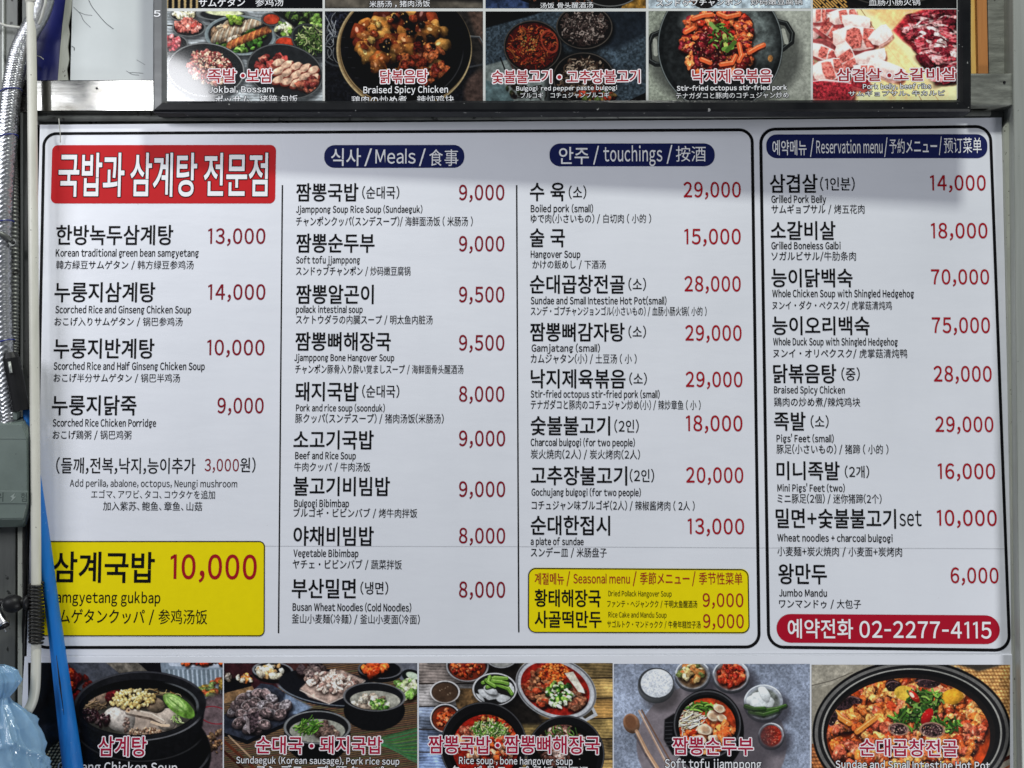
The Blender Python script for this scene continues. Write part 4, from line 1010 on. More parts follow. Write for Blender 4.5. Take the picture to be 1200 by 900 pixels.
def pic_jokbal():
    p = Pic(194, 12.5, 378.5, 119.5, (148, 156, 160), 17)
    wood(p, 190, 382, [(150, 156, 160), (164, 170, 174)], y0=0, step=30, tilt=-3)
    p.line([(240, 12), (260, 60), (255, 118)], 1, (60, 64, 66)); p.line([(300, 60), (305, 118)], 1, (60, 64, 66))
    def b(cx, cy, rx, ry, rot, rim=(120, 124, 124)):
        p.ell(cx + 2, cy + 4, rx * 1.03, ry * 1.05, (20, 22, 24), rot, soft=4, alpha=.7); p.ell(cx, cy, rx, ry, (34, 36, 38), rot, tex=.15); p.ring(cx, cy, rx - .8, ry - .8, 1.2, rim, rot, .9)
    b(214, 17, 17, 8, 0); p.chunks((214, 15, 13, 6, 0), 40, (3, 6), [(220, 214, 190), (200, 190, 150)], dark=.3)
    b(220, 32, 20, 11, 0); p.chunks((219, 30, 15, 8, 0), 90, (2.5, 6), [(206, 110, 96), (226, 150, 136), (170, 66, 58)], dark=.35)
    b(202, 52, 17, 12, 0); p.chunks((200, 50, 10, 8, 0), 40, (3, 6), [(206, 70, 80), (230, 130, 130)], dark=.3)
    b(260, 16, 30, 8, 0); p.ell(262, 14, 22, 4, (214, 218, 170), 3, tex=.2)
    # large oval plate
    b(281, 41, 42, 24, 2, (176, 188, 190)); p.ring(281, 41, 40, 22, 2.2, (128, 142, 146), 2, .9)
    cl = p.mask_ell(281, 41, 39, 21, 2)
    p.chunks((282, 46, 32, 16, -15), 60, (4, 8), GREEN, clip=cl)
    p.chunks((268, 36, 20, 10, -15), 70, (4, 8), [(190, 170, 140), (214, 200, 176), (160, 124, 92)], rot=-60, clip=cl, dark=.4)
    for k in range(18):
        x, y = 250 + k * 3.4, 44 - k * 1.3
        p.ell(x, y, 3.0, 8.5, (206, 192, 168) if k % 2 else (180, 150, 120), 28, tex=.25, shade=.4, clip=cl); p.line([(x + 2.4, y - 7), (x - 2, y + 7)], .8, (80, 50, 34), .7, clip=cl)
    for k in range(16):
        x, y = 268 + k * 3.4, 53 - k * 1.4
        p.ell(x, y, 3.2, 6.5, (196, 120, 60) if k % 2 else (160, 80, 44), 28, tex=.35, shade=.5, clip=cl); p.line([(x + 2, y - 5), (x - 1, y + 5)], .8, (70, 30, 16), .8, clip=cl)
    p.chunks((274, 22, 9, 5, 0), 14, (4, 7), [(150, 180, 60), (110, 150, 40)])
    # small sauces
    b(318, 22, 12, 8, 0, (90, 90, 92)); p.ell(318, 22, 9.5, 6, (196, 60, 30), 0, tex=.2)
    b(333, 35, 12.5, 10, 0); p.chunks((333, 34, 9, 7, 0), 26, (3, 6), [(200, 206, 150), (120, 160, 60), (220, 220, 190)], dark=.4)
    b(334, 51, 13, 9, 0); p.ell(334, 50, 11, 6.5, (196, 56, 26), 0, tex=.2)
    # lettuce plates
    p.poly([(318, 12), (380, 12), (380, 34), (352, 36)], (26, 28, 28), soft=2); p.chunks((356, 20, 22, 10, 30), 70, (4, 9), [(34, 46, 26), (56, 84, 34), (24, 30, 22), (90, 120, 50)])
    p.chunks((372, 26, 6, 8, 0), 12, (5, 8), [(140, 176, 80), (110, 150, 60)])
    b(366, 48, 26, 19, 30, (70, 74, 74)); p.strands((366, 46, 18, 14, 0), 130, 12, 1.6, [(96, 130, 56), (60, 90, 36), (170, 180, 120), (40, 60, 26)], rot=60, spread=40)
    # two dark bowls
    b(240, 82, 46, 32, 4, (150, 152, 152)); cl = p.mask_ell(240, 80, 42, 28, 4)
    p.chunks((245, 80, 27, 19, 20), 220, (2.5, 6), [(150, 60, 56), (190, 110, 100), (110, 36, 36), (214, 170, 140)], clip=cl, dark=.5)
    p.specks((245, 74, 24, 13, 20), 90, [(236, 220, 190), (220, 190, 150)], r=(.5, 1.1), clip=cl)
    b(334, 84, 46, 32, 14, (96, 98, 98)); cl = p.mask_ell(334, 84, 43, 29, 14)
    p.chunks((320, 78, 20, 14, 0), 60, (4, 9), [(150, 56, 50), (110, 34, 32), (184, 110, 90)], clip=cl)
    for k in range(15):
        x, y = 326 + (k % 5) * 10.5, 74 + (k // 5) * 10 + (k % 5) * 2.2
        p.ell(x + 1, y + 3, 8, 5.4, (40, 10, 8), -20, soft=2.5, alpha=.7, clip=cl); p.ell(x, y, 8, 4.6, (214, 172, 144), -18 - (k * 13) % 20, tex=.3, shade=.3, warp=.1, clip=cl)
        p.ring(x, y, 7.6, 4.4, 1.7, (124, 44, 32), -18 - (k * 13) % 20, .9, 0, 200, clip=cl)
    p.chunks((362, 100, 12, 12, 0), 20, (4, 8), [(110, 40, 34), (150, 80, 60)], clip=cl)
    p.wash(.08, .06)
    return p

def pic_chicken():
    p = Pic(380.5, 13, 567, 119.5, (22, 23, 28), 19)
    p.poly([(380, 10), (430, 10), (400, 42), (380, 44)], (30, 32, 42), tex=.5, ts=2.2)
    p.grain(.35, 2.2)
    p.strands((388, 45, 6, 26, 0), 14, 22, .9, [(160, 164, 168)], rot=85, spread=25, dark=0)
    p.poly([(545, 10), (570, 10), (570, 60), (555, 40)], (92, 70, 60), tex=.3, soft=3); p.poly([(520, 12), (548, 10), (558, 40), (570, 64), (570, 118), (545, 118), (560, 80)], (46, 42, 40), tex=.3, soft=5)
    p.ell(562, 104, 16, 22, (80, 62, 56), 30, tex=.3, soft=5)
    for s in (1, -1):
        cx = 474 + s * 86
    p.line([(405, 43), (388, 44), (381, 54), (381, 72), (390, 77), (406, 79)], 2.2, (58, 62, 68)); p.line([(404, 42), (388, 43), (381, 52)], .9, (130, 136, 140), .8)
    p.line([(546, 43), (563, 44), (570, 56), (567, 76), (547, 80)], 2.2, (64, 66, 70)); p.line([(546, 42), (563, 43), (569, 54)], .9, (150, 152, 152), .8)
    p.ell(474, 58, 80, 72, (150, 124, 84), 0); p.ring(474, 58, 79, 71, 1.2, (200, 178, 130), 0, .9); p.ring(474, 58, 76, 68, 1, (90, 66, 36), 0, .9)
    p.ell(476, 56, 77, 69, (18, 17, 20), 0, tex=.3); p.ring(474, 56, 70, 64, 1.2, (84, 84, 88), 0, .6, 0, 120); p.ell(474, 54, 65, 58, (14, 12, 13), 0, soft=3)
    cl = p.mask_ell(474, 50, 64, 56)
    for k in range(16):
        p.line([(392 + (k * 47) % 30, 20 + k * 6), (396 + (k * 47) % 30, 20 + k * 6)], .5, (120, 120, 130), .4)
    p.chunks((470, 52, 52, 46, 0), 74, (13, 23), [(150, 76, 28), (168, 104, 40), (116, 44, 20), (186, 128, 56), (84, 28, 18), (150, 84, 36)], aspect=(1, 1.5), shade=.8, tex=.28, hi=.9, clip=cl, dark=.85, warp=.24, ts=5)
    p.chunks((470, 54, 44, 36, 0), 24, (6, 11), [(190, 150, 76), (130, 50, 24), (24, 18, 14), (30, 22, 16)], clip=cl, hi=.6, tex=.3)
    p.specks((470, 54, 50, 42, 0), 160, [(250, 200, 110), (80, 24, 10), (240, 160, 70)], r=(.4, 1.1), clip=cl, alpha=.8)
    p.chunks((498, 75, 30, 22, 0), 30, (7, 12), [(130, 44, 24), (96, 26, 20), (160, 80, 40)], clip=cl, tex=.5)
    p.wash(.08, .1)
    return p

def pic_bulgogi():
    p = Pic(568.5, 13.5, 757.5, 119.5, (62, 76, 88), 23)
    p.grain(.3, 2.2); p.grain(.15, 14)
    p.poly([(566, 10), (650, 10), (610, 22), (566, 34)], (12, 13, 16), soft=2)
    p.poly([(690, 10), (760, 10), (760, 40), (720, 60), (700, 50)], (34, 42, 52), tex=.2, soft=8); p.poly([(760, 108), (735, 120), (760, 120)], (10, 10, 12), soft=1)
    p.poly([(566, 78), (596, 70), (650, 84), (660, 122), (566, 122)], (130, 140, 138), tex=.15, soft=2); p.poly([(566, 94), (590, 100), (604, 122), (566, 122)], (96, 120, 124), tex=.2, soft=1)
    p.poly([(660, 60), (700, 60), (720, 100), (690, 122), (640, 122), (640, 84)], (24, 26, 28), soft=10)
    p.line([(586, 68), (592, 84), (600, 94), (620, 104)], 1.6, (24, 20, 18)); p.chunks((604, 104, 12, 10, 40), 14, (3, 6), [(40, 34, 22), (60, 70, 40)])
    p.line([(598, 74), (602, 84), (612, 80)], 1.2, (140, 60, 50)); p.strands((625, 108, 16, 8, 0), 20, 14, 1.3, [(40, 38, 32)], rot=40)
    for cx, cy, rx, ry, pal, seed in ((624, 55, 34, 31, [(150, 40, 22), (120, 24, 14), (180, 90, 40), (90, 20, 14)], 1), (685, 32, 33, 26, [(100, 82, 76), (70, 54, 50), (150, 134, 126), (50, 36, 34)], 2), (684, 92, 36, 30, [(110, 84, 66), (76, 56, 44), (160, 140, 120), (50, 34, 28)], 3)):
        p.ell(cx + 2, cy + 3, rx + 1, ry + 1, (10, 10, 12), 0, soft=4, alpha=.8); p.ell(cx, cy, rx, ry, (24, 20, 20), 0); p.ring(cx, cy, rx - .6, ry - .6, 1.0, (96, 88, 80), 0, .9)
        cl = p.mask_ell(cx, cy, rx - 3, ry - 3)
        if seed == 1: p.ell(cx, cy, rx - 3, ry - 3, (64, 16, 12), 0, tex=.4, clip=cl)
        p.strands((cx, cy, rx * .8, ry * .8, 0), 240, 9, 1.7, pal, bend=1.5, clip=cl, dark=.5)
        p.specks((cx, cy, rx * .7, ry * .7, 0), 80, [np.minimum(np.array(pal[2]) * 1.4, 255)], r=(.3, .9), clip=cl, alpha=.7)
        if seed == 1:
            p.ring(cx + 20, cy - 6, 9, 13, 1.8, (190, 70, 44), -20, .8); p.ring(cx + 24, cy + 2, 5, 5, 1.6, (180, 60, 40), 0, .8); p.specks((cx - 4, cy - 4, 10, 9, 0), 40, [(190, 170, 90), (120, 120, 50)], clip=cl)
    p.chunks((700, 112, 22, 8, 0), 40, (3, 7), [(170, 46, 30), (130, 100, 50), (200, 80, 50), (90, 110, 50)])
    p.wash(.08, .1)
    return p

def pic_octopus():
    p = Pic(759.5, 13, 950.5, 119, (140, 146, 132), 29)
    p.grain(.10, 2.2); p.grain(.10, 14); p.poly([(900, 10), (952, 10), (952, 120), (905, 120), (930, 60)], (156, 158, 148), tex=.12, soft=14, alpha=.8)
    for k in range(60): p.line([(760 + (k * 71) % 190, 14 + (k * 37) % 100), (766 + (k * 71) % 190, 20 + (k * 37) % 100)], .6, (110, 112, 104), .4)
    p.ell(850, 66, 90, 66, (70, 72, 68), 0, soft=9, alpha=.8)
    for s in (((776, 37), (764, 42), (760, 52), (761, 72), (768, 76), (778, 76)), ((906, 24), (922, 28), (929, 40), (928, 50), (918, 58), (912, 62))):
        p.line(s, 6, (26, 28, 28)); p.line([(a, b - 1.6) for a, b in s], 1, (90, 96, 94), .8)
    p.line([(767, 48), (768, 64)], 5, (150, 152, 142)); p.line([(918, 36), (922, 50)], 5, (150, 152, 142))
    p.ell(844, 54, 74, 78, (22, 25, 26), 0, tex=.25); p.ring(844, 54, 73, 77, 1.3, (120, 128, 128), 0, .9); p.ell(844, 54, 67, 71, (32, 35, 36), 0, tex=.3, ts=5, soft=2)
    p.ell(886, 38, 20, 34, (110, 120, 118), -20, soft=16, alpha=.75, tex=.3); p.ell(812, 26, 14, 12, (120, 128, 128), 0, soft=10, alpha=.7)
    cl = p.mask_ell(840, 54, 52, 50)
    p.chunks((842, 50, 44, 42, 0), 220, (5, 11), [(196, 50, 26), (150, 30, 22), (222, 92, 44), (110, 22, 22), (130, 30, 40), (236, 120, 60)], clip=cl, shade=.6, tex=.4, hi=.6)
    p.chunks((836, 62, 26, 22, 0), 60, (3, 8), [(90, 18, 24), (130, 26, 34), (60, 12, 16)], clip=cl, hi=.8)
    p.specks((842, 52, 42, 40, 0), 200, [(255, 200, 160), (250, 150, 90), (50, 8, 10)], r=(.4, 1.0), clip=cl, alpha=.75)
    for q in (((812, 22), (824, 18), (834, 17)), ((878, 62), (888, 56), (895, 53)), ((803, 38), (812, 33)), ((845, 76), (858, 74), (862, 66)), ((866, 52), (869, 66), (866, 72)), ((822, 70), (832, 74)), ((842, 16), (852, 20), (866, 17))):
        p.line([(a, b + 2) for a, b in q], 6, (60, 10, 6), .6); p.line(q, 5.5, (232, 96, 44)); p.line([(a, b - 1.4) for a, b in q], 1.2, (255, 190, 130), .7)
    for q, c in ((((849, 42), (851, 56)), (190, 206, 96)), (((838, 34), (846, 32)), (90, 140, 50)), (((848, 58), (858, 56)), (110, 160, 60)), (((842, 30), (850, 36)), (60, 110, 40)), (((833, 28), (840, 36)), (130, 170, 80)), (((852, 60), (861, 50)), (80, 120, 40))):
        p.line(q, 5, c)
    p.strands((845, 42, 14, 14, 0), 26, 7, 1.8, GREEN)
    p.ell(903, 69, 3, 4, (150, 100, 50), 0, tex=.5)
    p.wash(.07, .06)
    return p

def pic_meat():
    p = Pic(952, 11, 1121.5, 118, (240, 214, 158), 31)
    p.grain(.05, 14); p.poly([(1010, 8), (1124, 8), (1124, 60), (1040, 30)], (232, 188, 122), tex=.12, soft=6)
    p.line([(1008, 10), (1030, 42), (1062, 84), (1080, 118)], 1.0, (150, 112, 70), .8); p.line([(1036, 46), (1066, 72), (1100, 118)], .8, (190, 140, 80), .7)
    p.poly([(1040, 40), (1062, 64), (1090, 100), (1070, 118), (1040, 118), (1010, 70)], (242, 202, 136), tex=.1, soft=4, alpha=.8)
    PB = [(226, 176, 170), (214, 120, 110), (190, 80, 80), (226, 190, 184), (222, 150, 140), (170, 60, 60)]
    p.chunks((975, 60, 40, 56, 15), 40, (14, 26), PB, aspect=(1, 1.6), shade=.3, tex=.25, ts=5, hi=.2, dark=.5, warp=.14)
    for x0, y0, a, b, r_, red in ((968, 30, 14, 11, 35, 1), (958, 18, 9, 9, 0, 1), (988, 20, 16, 9, -10, 1), (1003, 26, 17, 8, 5, 0), (1000, 46, 25, 14, -4, 1), (964, 62, 15, 8, 20, 1), (990, 66, 15, 11, 60, 1), (970, 84, 18, 13, -20, 1), (1032, 42, 13, 9, -40, 0), (1020, 68, 18, 8, -15, 0), (1038, 82, 22, 9, 20, 0), (975, 107, 25, 12, 4, 2), (1008, 98, 11, 7, 10, 2), (1012, 82, 12, 6, 0, 1)):
        rg = p.rng
        c_, s_ = math.cos(R(r_)), math.sin(R(r_))
        def pt(u, v, jx=.12): 
            u += (rg.rand() - .5) * jx; v += (rg.rand() - .5) * jx * 1.6
            return (x0 + u * a * c_ - v * b * s_, y0 + u * a * s_ + v * b * c_)
        q = [pt(-1, -.8), pt(-.3, -1.02), pt(.6, -.9), pt(1, -.75), pt(1.02, .3), pt(.9, .85), pt(.2, 1), pt(-.7, .9), pt(-1.03, .2)]
        p.poly([(x + 1.5, y + 4) for x, y in q], (96, 16, 20), soft=3, alpha=.75)
        base = {0: (236, 200, 194), 1: (232, 192, 184), 2: (176, 70, 74)}[red]
        p.poly(q, base, tex=.16, ts=5, grad=.28, soft=1)
        p.poly([q[0], q[1], q[2], pt(.6, -.2), pt(-.5, -.1)], (250, 232, 226), tex=.08, soft=4, alpha=.7)
        if red:
            bands = ((-.25, .35), (.55, .95)) if red == 1 else ((-.9, .9),)
            for u0, u1 in bands:
                p.poly([pt(u0, -.85), pt((u0 + u1) / 2, -.9), pt(u1, -.8), pt(u1 + .05, 0), pt(u1, .8), pt((u0 + u1) / 2, .86), pt(u0, .85), pt(u0 - .08, 0)], (208, 96, 86) if red == 1 else (150, 34, 44), tex=.4, ts=2.2, soft=1.5, grad=.2)
        p.poly([q[-3], q[-2], pt(-.95, 1.25, 0), pt(.6, 1.4, 0), q[5]], (170, 60, 60) if red else (214, 170, 160), soft=1.5, alpha=.7, tex=.3)
        p.line([q[0], q[1], q[2], q[3]], 1.0, (255, 250, 246), .7)
    p.poly([(1046, 36), (1060, 20), (1082, 11), (1124, 11), (1124, 92), (1100, 84), (1084, 72), (1068, 56), (1056, 46)], (188, 40, 50), tex=.5, ts=5, soft=3)
    RB = [(176, 56, 66), (130, 28, 42), (204, 120, 122), (228, 186, 182), (96, 18, 30), (156, 44, 54), (80, 14, 24)]
    p.chunks((1094, 28, 32, 13, -12), 80, (5, 12), RB, aspect=(1.6, 3.2), rot=-12, shade=.6, tex=.5, hi=.22)
    p.chunks((1100, 58, 24, 24, 0), 80, (5, 12), RB, aspect=(1.4, 2.8), rot=30, shade=.6, tex=.5, hi=.22)
    p.chunks((1112, 84, 14, 12, 0), 26, (4, 10), RB, aspect=(1.4, 2.8), rot=-10)
    for k in range(40):
        x, y = 1060 + (k * 53) % 60, 16 + (k * 29) % 66
        if x - 1046 > (y - 30) * .9: p.line([(x, y), (x + 9, y - 3 + (k % 5) * 2)], 1.3, (226, 160, 160), .5)
    p.wash(.03, .03)
    return p
def sliver(x0, x1, bg, extra, seed):
    p = Pic(x0, -60, x1, 9.5, bg, seed)
    p.grain(.25, 5); extra(p)
    return p

# ================================================================== lower picture banner
SL = Sheet(600, 840, 0.004)
low = SL.root('picture_banner')
tag(low, 'white banner with a row of five Korean food pictures, hung under the menu board', 'banner')
quad_slab('panel', SL, [(28.5, 769.5), (600, 768.5), (1190.5, 767), (1197, 990), (15, 990)], 0.0, 0.006, M_BOARD, low)
M_MAG = ink('magenta_red_print', (0.36, 0.008, 0.04))
M_OUTL = ink('pale_outline_print', (0.86, 0.80, 0.84))
GAIN = 1.4
def outlined(sh, s, x0, x1, y0, y1, parent, fill=M_MAG, edge=M_OUTL, b1=.075, b2=.0145, o=0.0008):
    text(sh, s, x0, x1, y0, y1, edge, parent, bold=b2, off=o, spread=1.25)
    text(sh, s, x0, x1, y0, y1, fill, parent, bold=b2, off=o + 0.0004)
def dot2(sh, cx, cy, parent, fill=M_MAG):
    disc(sh, cx, cy, 3.6, M_OUTL, parent, .0008); disc(sh, cx, cy, 2.3, fill, parent, .0012)
def captioned(sh, s, x0, x1, y0, y1, parent, mode='C', o=0.0008, b=.012):
    text(sh, s, x0, x1, y0, y1, M_BLACK, parent, mode=mode, bold=b, off=o, spread=.65, dirs=5)
    text(sh, s, x0, x1, y0, y1, M_WHITE, parent, mode=mode, bold=b, off=o + 0.0004)

LOW = [
 (pic_ginseng, (33, 776.5, 261, 936), 'ginseng chicken soup in a black stone pot'),
 (pic_sausage, (262.5, 777, 489, 936), 'black blood sausage slices with sliced pork and rice soups'),
 (pic_jjamppong, (491, 777, 718, 936), 'red soups in dark bowls on wooden planks'),
 (pic_tofu, (719.5, 778, 949, 936), 'soft tofu stew on a blue grey table with small side bowls'),
 (pic_hotpot, (951, 779, 1183.5, 936), 'intestine hot pot filling a wide black pan'),
]
LOWP = []
for fn, (a, b, c, d), lab in LOW:
    p = fn()
    o = picture('food_picture', SL, a, b, c, d, 0.0004, p.material('print_' + fn.__name__[4:], GAIN, rough=.25), low)
    o['label'] = 'printed picture of ' + lab
    LOWP.append(o)
g, s_, j, t_, h_ = LOWP
outlined(SL, '삼계탕', 115.5, 172, 863, 886, g)
captioned(SL, 'Ginseng Chicken Soup', 68, 208, 893.5, 904.5, g)
outlined(SL, '순대국', 300, 355, 863, 883, s_); dot2(SL, 365.25, 874.00, s_); outlined(SL, '돼지국밥', 375, 448, 863, 883, s_)
captioned(SL, 'Sundaeguk (Korean sausage), Pork rice soup', 277, 468, 887.5, 895, s_)
captioned(SL, 'スンデスープ  豚クッパ', 300, 450, 897, 909, s_, mode='K')
outlined(SL, '짬뽕국밥', 502, 575, 862.5, 883, j); dot2(SL, 583.25, 873.25, j); outlined(SL, '짬뽕뼈해장국', 591, 703, 862.5, 883, j)
captioned(SL, 'Rice soup , bone hangover soup', 538, 671, 887.5, 895.5, j)
captioned(SL, 'クッパ 骨スープ 汤饭 醒酒汤', 528, 690, 897.5, 909, j, mode='K')
outlined(SL, '짬뽕순두부', 788, 882.5, 864, 884.5, t_)
captioned(SL, 'Soft tofu jjamppong', 779, 892, 890, 900, t_)
outlined(SL, '순대곱창전골', 1007, 1122, 866.5, 886, h_)
captioned(SL, 'Sundae and Small Intestine Hot Pot', 979, 1160, 892, 900.5, h_)

# ================================================================== top picture frame (hung crooked: its right end stands further out)
ST = Sheet(190, 60, 0.045, R(-1.1))
top = ST.root('picture_board')
tag(top, 'black framed panel of Korean food pictures hung above the white menu board', 'picture frame')
M_FRAME = mat('black_frame', (0.005, 0.0055, 0.007), (0.011, 0.0115, 0.013), rough=.3, rough2=.5, scale=(9, 9, 9), spots=(0.35, 0.35, 0.34), spot_scale=75, spot_thr=.70, spec=.15)
M_FRAME_G = mat('grey_frame_face', (0.16, 0.165, 0.17), (0.07, 0.072, 0.076), rough=.25, rough2=.4, scale=(3, 3, 10), spots=(0.3, 0.3, 0.3), spot_scale=80, spot_thr=.74, spec=.6)  # left bar in two greys, paler than the black bars
M_BACK = mat('dark_backing', (0.012, 0.012, 0.013), rough=.8)
def frame_bar(q, label=None, m=M_FRAME, dpt=.046):
    """mitred bar: outer edge at full height, sloping to the inner lip"""
    (ox0, oy0), (ox1, oy1), (ix1, iy1), (ix0, iy0) = q
    P_ = [ST.xz(*v) for v in q]
    bm = bmesh.new()
    f, bk = -0.012, 0.030
    pr = [(0.0, bk), (0.0, f + .004), (.16, f), (.72, f + .001), (.86, f + .006), (1.0, f + .010), (1.0, bk)]
    rows = []
    for t in (0, 1):
        o_, i_ = (P_[0], P_[3]) if t == 0 else (P_[1], P_[2])
        rows.append([bm.verts.new((o_[0] + (i_[0] - o_[0]) * k, y, o_[1] + (i_[1] - o_[1]) * k)) for k, y in pr])
    n = len(pr)
    for i in range(n):
        bm.faces.new((rows[0][i], rows[1][i], rows[1][(i + 1) % n], rows[0][(i + 1) % n]))
    bm.faces.new(rows[0]); bm.faces.new(rows[1][::-1])
    bmesh.ops.recalc_face_normals(bm, faces=bm.faces)
    return mesh_obj('frame_bar', bm, m, top)
frame_bar([(181, 132.5), (1135.5, 132), (1121.5, 117.5), (195.5, 119)])
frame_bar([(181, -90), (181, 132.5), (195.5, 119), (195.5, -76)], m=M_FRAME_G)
frame_bar([(1136, 132), (1136, -90), (1122, -76), (1122, 117.5)])
frame_bar([(1136, -90), (181, -90), (195.5, -76), (1122, -76)])
a, b, c, d = ST.rect(184, -85, 1133, 129)
box('backing', a, b, .003, .028, c, d, M_BACK, top)
TOPQ = [(pic_jokbal, (196, 13.3, 378, 118.8), 'sliced pork trotter platters with small sauces'),
        (pic_chicken, (380.8, 13.3, 566, 118.6), 'braised spicy chicken in a dark pan'),
        (pic_bulgogi, (569, 13.5, 757, 118.6), 'dark bowls of grilled meat on a slate table'),
        (pic_octopus, (760, 13, 950, 118.2), 'stir fried octopus and pork in an iron pan'),
        (pic_meat, (952.5, 11, 1121, 117.5), 'raw pork belly and beef ribs on a board')]
a, b, c, d = ST.rect(194, -78, 1123, 119.5)
M_STRIP = mat('white_backing_print', (0.62, 0.63, 0.62), rough=.4)
box('mount_sheet', a, b, -0.0003, .003, c, d, M_STRIP, top)
TP = []
for (fn, (a, b, c, d), lab), gn in zip(TOPQ, (1.1, .82, .8, 1.15, 1.4)):
    o = picture('food_picture', ST, a, b, c, d, 0.0006, fn().material('print_' + fn.__name__[4:], gn, rough=.09, spec=.6 if fn is pic_jokbal else .3, sat=.82), top)
    o['label'] = 'printed picture of ' + lab
    TP.append(o)
k1, k2, k3, k4, k5 = TP
M_TRED = ink('top_red_print', (0.33, 0.02, 0.03))
outlined(ST, '족발', 243.5, 277, 81, 97, k1, M_TRED); dot2(ST, 284.75, 88.75, k1, M_TRED); outlined(ST, '보쌈', 289, 319.5, 81, 97, k1, M_TRED)
captioned(ST, 'Jokbal, Bossam', 245, 321, 101.5, 108.5, k1); captioned(ST, 'ポッサム　猪蹄 包饭', 252, 349, 112, 122, k1, mode='K')
outlined(ST, '닭볶음탕', 445.5, 501.5, 82, 97.5, k2, M_TRED); captioned(ST, 'Braised Spicy Chicken', 426, 525, 101.5, 109, k2); captioned(ST, '鶏肉の炒め煮　辣炖鸡块', 412, 532, 112.5, 122, k2, mode='K')
outlined(ST, '숯불불고기', 576.5, 646.5, 82.5, 97.5, k3, M_TRED); dot2(ST, 655.50, 90.50, k3, M_TRED); outlined(ST, '고추장불고기', 664, 750, 82.5, 97.5, k3, M_TRED)
captioned(ST, 'Bulgogi  red pepper paste bulgogi', 605, 723, 101, 105.8, k3); captioned(ST, 'ブルコギ　コチュジャンブルコギ', 610, 714, 108.5, 115, k3, mode='K', b=0)
outlined(ST, '낙지제육볶음', 811, 904.5, 81.5, 97, k4, M_TRED); captioned(ST, 'Stir-fried octopus stir-fried pork', 793, 922, 100.5, 105.8, k4, b=.02); captioned(ST, 'テナガダコと豚肉のコチュジャン炒め', 792, 924, 108.5, 115.5, k4, mode='K', b=0)
outlined(ST, '삼겹살', 980, 1033, 80.5, 95, k5, M_TRED); dot2(ST, 1042.00, 88.50, k5, M_TRED); outlined(ST, '소갈비살', 1047.5, 1120.5, 80, 94.5, k5, M_TRED)
captioned(ST, 'Pork belly, beef ribs', 1011, 1091, 98.5, 104, k5); captioned(ST, 'サムギョプサル、牛カルビ', 994, 1107, 106.5, 112.5, k5, mode='K', b=0)

def ex1(p):
    for k in range(90): p.ell(196 + (k * 7) % 42, -14 + (k * 5) % 26, 1.6, 1.0, (180, 156, 110), 30)
    p.ell(300, -24, 66, 40, (20, 20, 22), 0); p.ring(300, -22, 66, 38, 1.4, (120, 130, 140), 0, .8); p.poly([(214, -10), (240, 0), (262, 10), (378, 10), (378, -10)], (16, 17, 20), soft=2)
def ex2(p): p.poly([(380, -4), (566, 2), (566, 10), (380, 10)], (84, 78, 70), tex=.3, ts=14, soft=5); p.ell(480, -34, 60, 30, (18, 18, 20), 0)
def ex3(p):
    p.poly([(568, -10), (620, 0), (620, 10), (568, 10)], (40, 52, 80), tex=.4); p.poly([(735, -10), (758, -10), (758, 10), (728, 10)], (130, 96, 40), tex=.4)
    p.ell(640, -22, 48, 28, (18, 16, 16), 0); p.ell(715, -14, 36, 22, (22, 20, 20), 0); p.ring(715, -14, 35, 21, 1.1, (110, 110, 110)); p.specks((660, -2, 40, 6, 0), 30, [(160, 90, 60)])
def ex4(p): p.specks((855, -15, 90, 30, 0), 160, [(130, 140, 150)], r=(.3, .7)); p.ell(826, -12, 20, 22, (30, 28, 28), 0); p.specks((810, -1, 10, 4, 0), 16, [(190, 110, 70)])
def ex5(p):
    for k in range(140): p.ell(953 + (k * 11) % 40, -20 + (k * 7) % 32, 1.7, 1.0, (196, 150, 80), 40)
    p.ell(1045, -34, 78, 46, (18, 18, 18), 0); p.ring(1045, -34, 70, 40, 1.2, (80, 76, 70), 0, .8)
for (x0, x1, bg, ex, sd, cap, lab) in ((196, 378, (16, 17, 20), ex1, 41, ('サムゲタン　参鸡汤', 233, 332, -2, 8), 'black stone pot, cut off by the frame'),
        (380.8, 566, (22, 21, 22), ex2, 42, ('米肠汤 , 猪肉汤饭', 433, 504, 1, 8.5), 'dark bowls on a wooden board'),
        (569, 757, (26, 24, 24), ex3, 43, ('汤饭 骨头醒酒汤', 633, 695, 3.2, 10), 'dark soup bowls on planks'),
        (760, 950, (176, 190, 200), ex4, 44, ('スンドゥブチャンポン　炒码嫩豆腐锅', 769, 940, -1, 6.5), 'pale grey blue table'),
        (952.5, 1121, (24, 22, 22), ex5, 45, ('血肠小肠火锅', 1018, 1078, -1, 6.8), 'black hot pot on a straw mat')):
    p = sliver(x0, x1, bg, ex, sd)
    o = picture('food_picture', ST, x0, -60, x1, 9.8, 0.0006, p.material('print_upper_%d' % sd, 1.2, rough=.10, spec=.3), top)
    o['label'] = 'upper row picture showing ' + lab
    captioned(ST, cap[0], *cap[1:], o, mode='K', b=.01)
# the small number printed sideways on the frame
o = text(ST, '5', 182.5, 190.5, 15, 22, M_WHITE, top, mode='C', bold=.02, off=.0126)

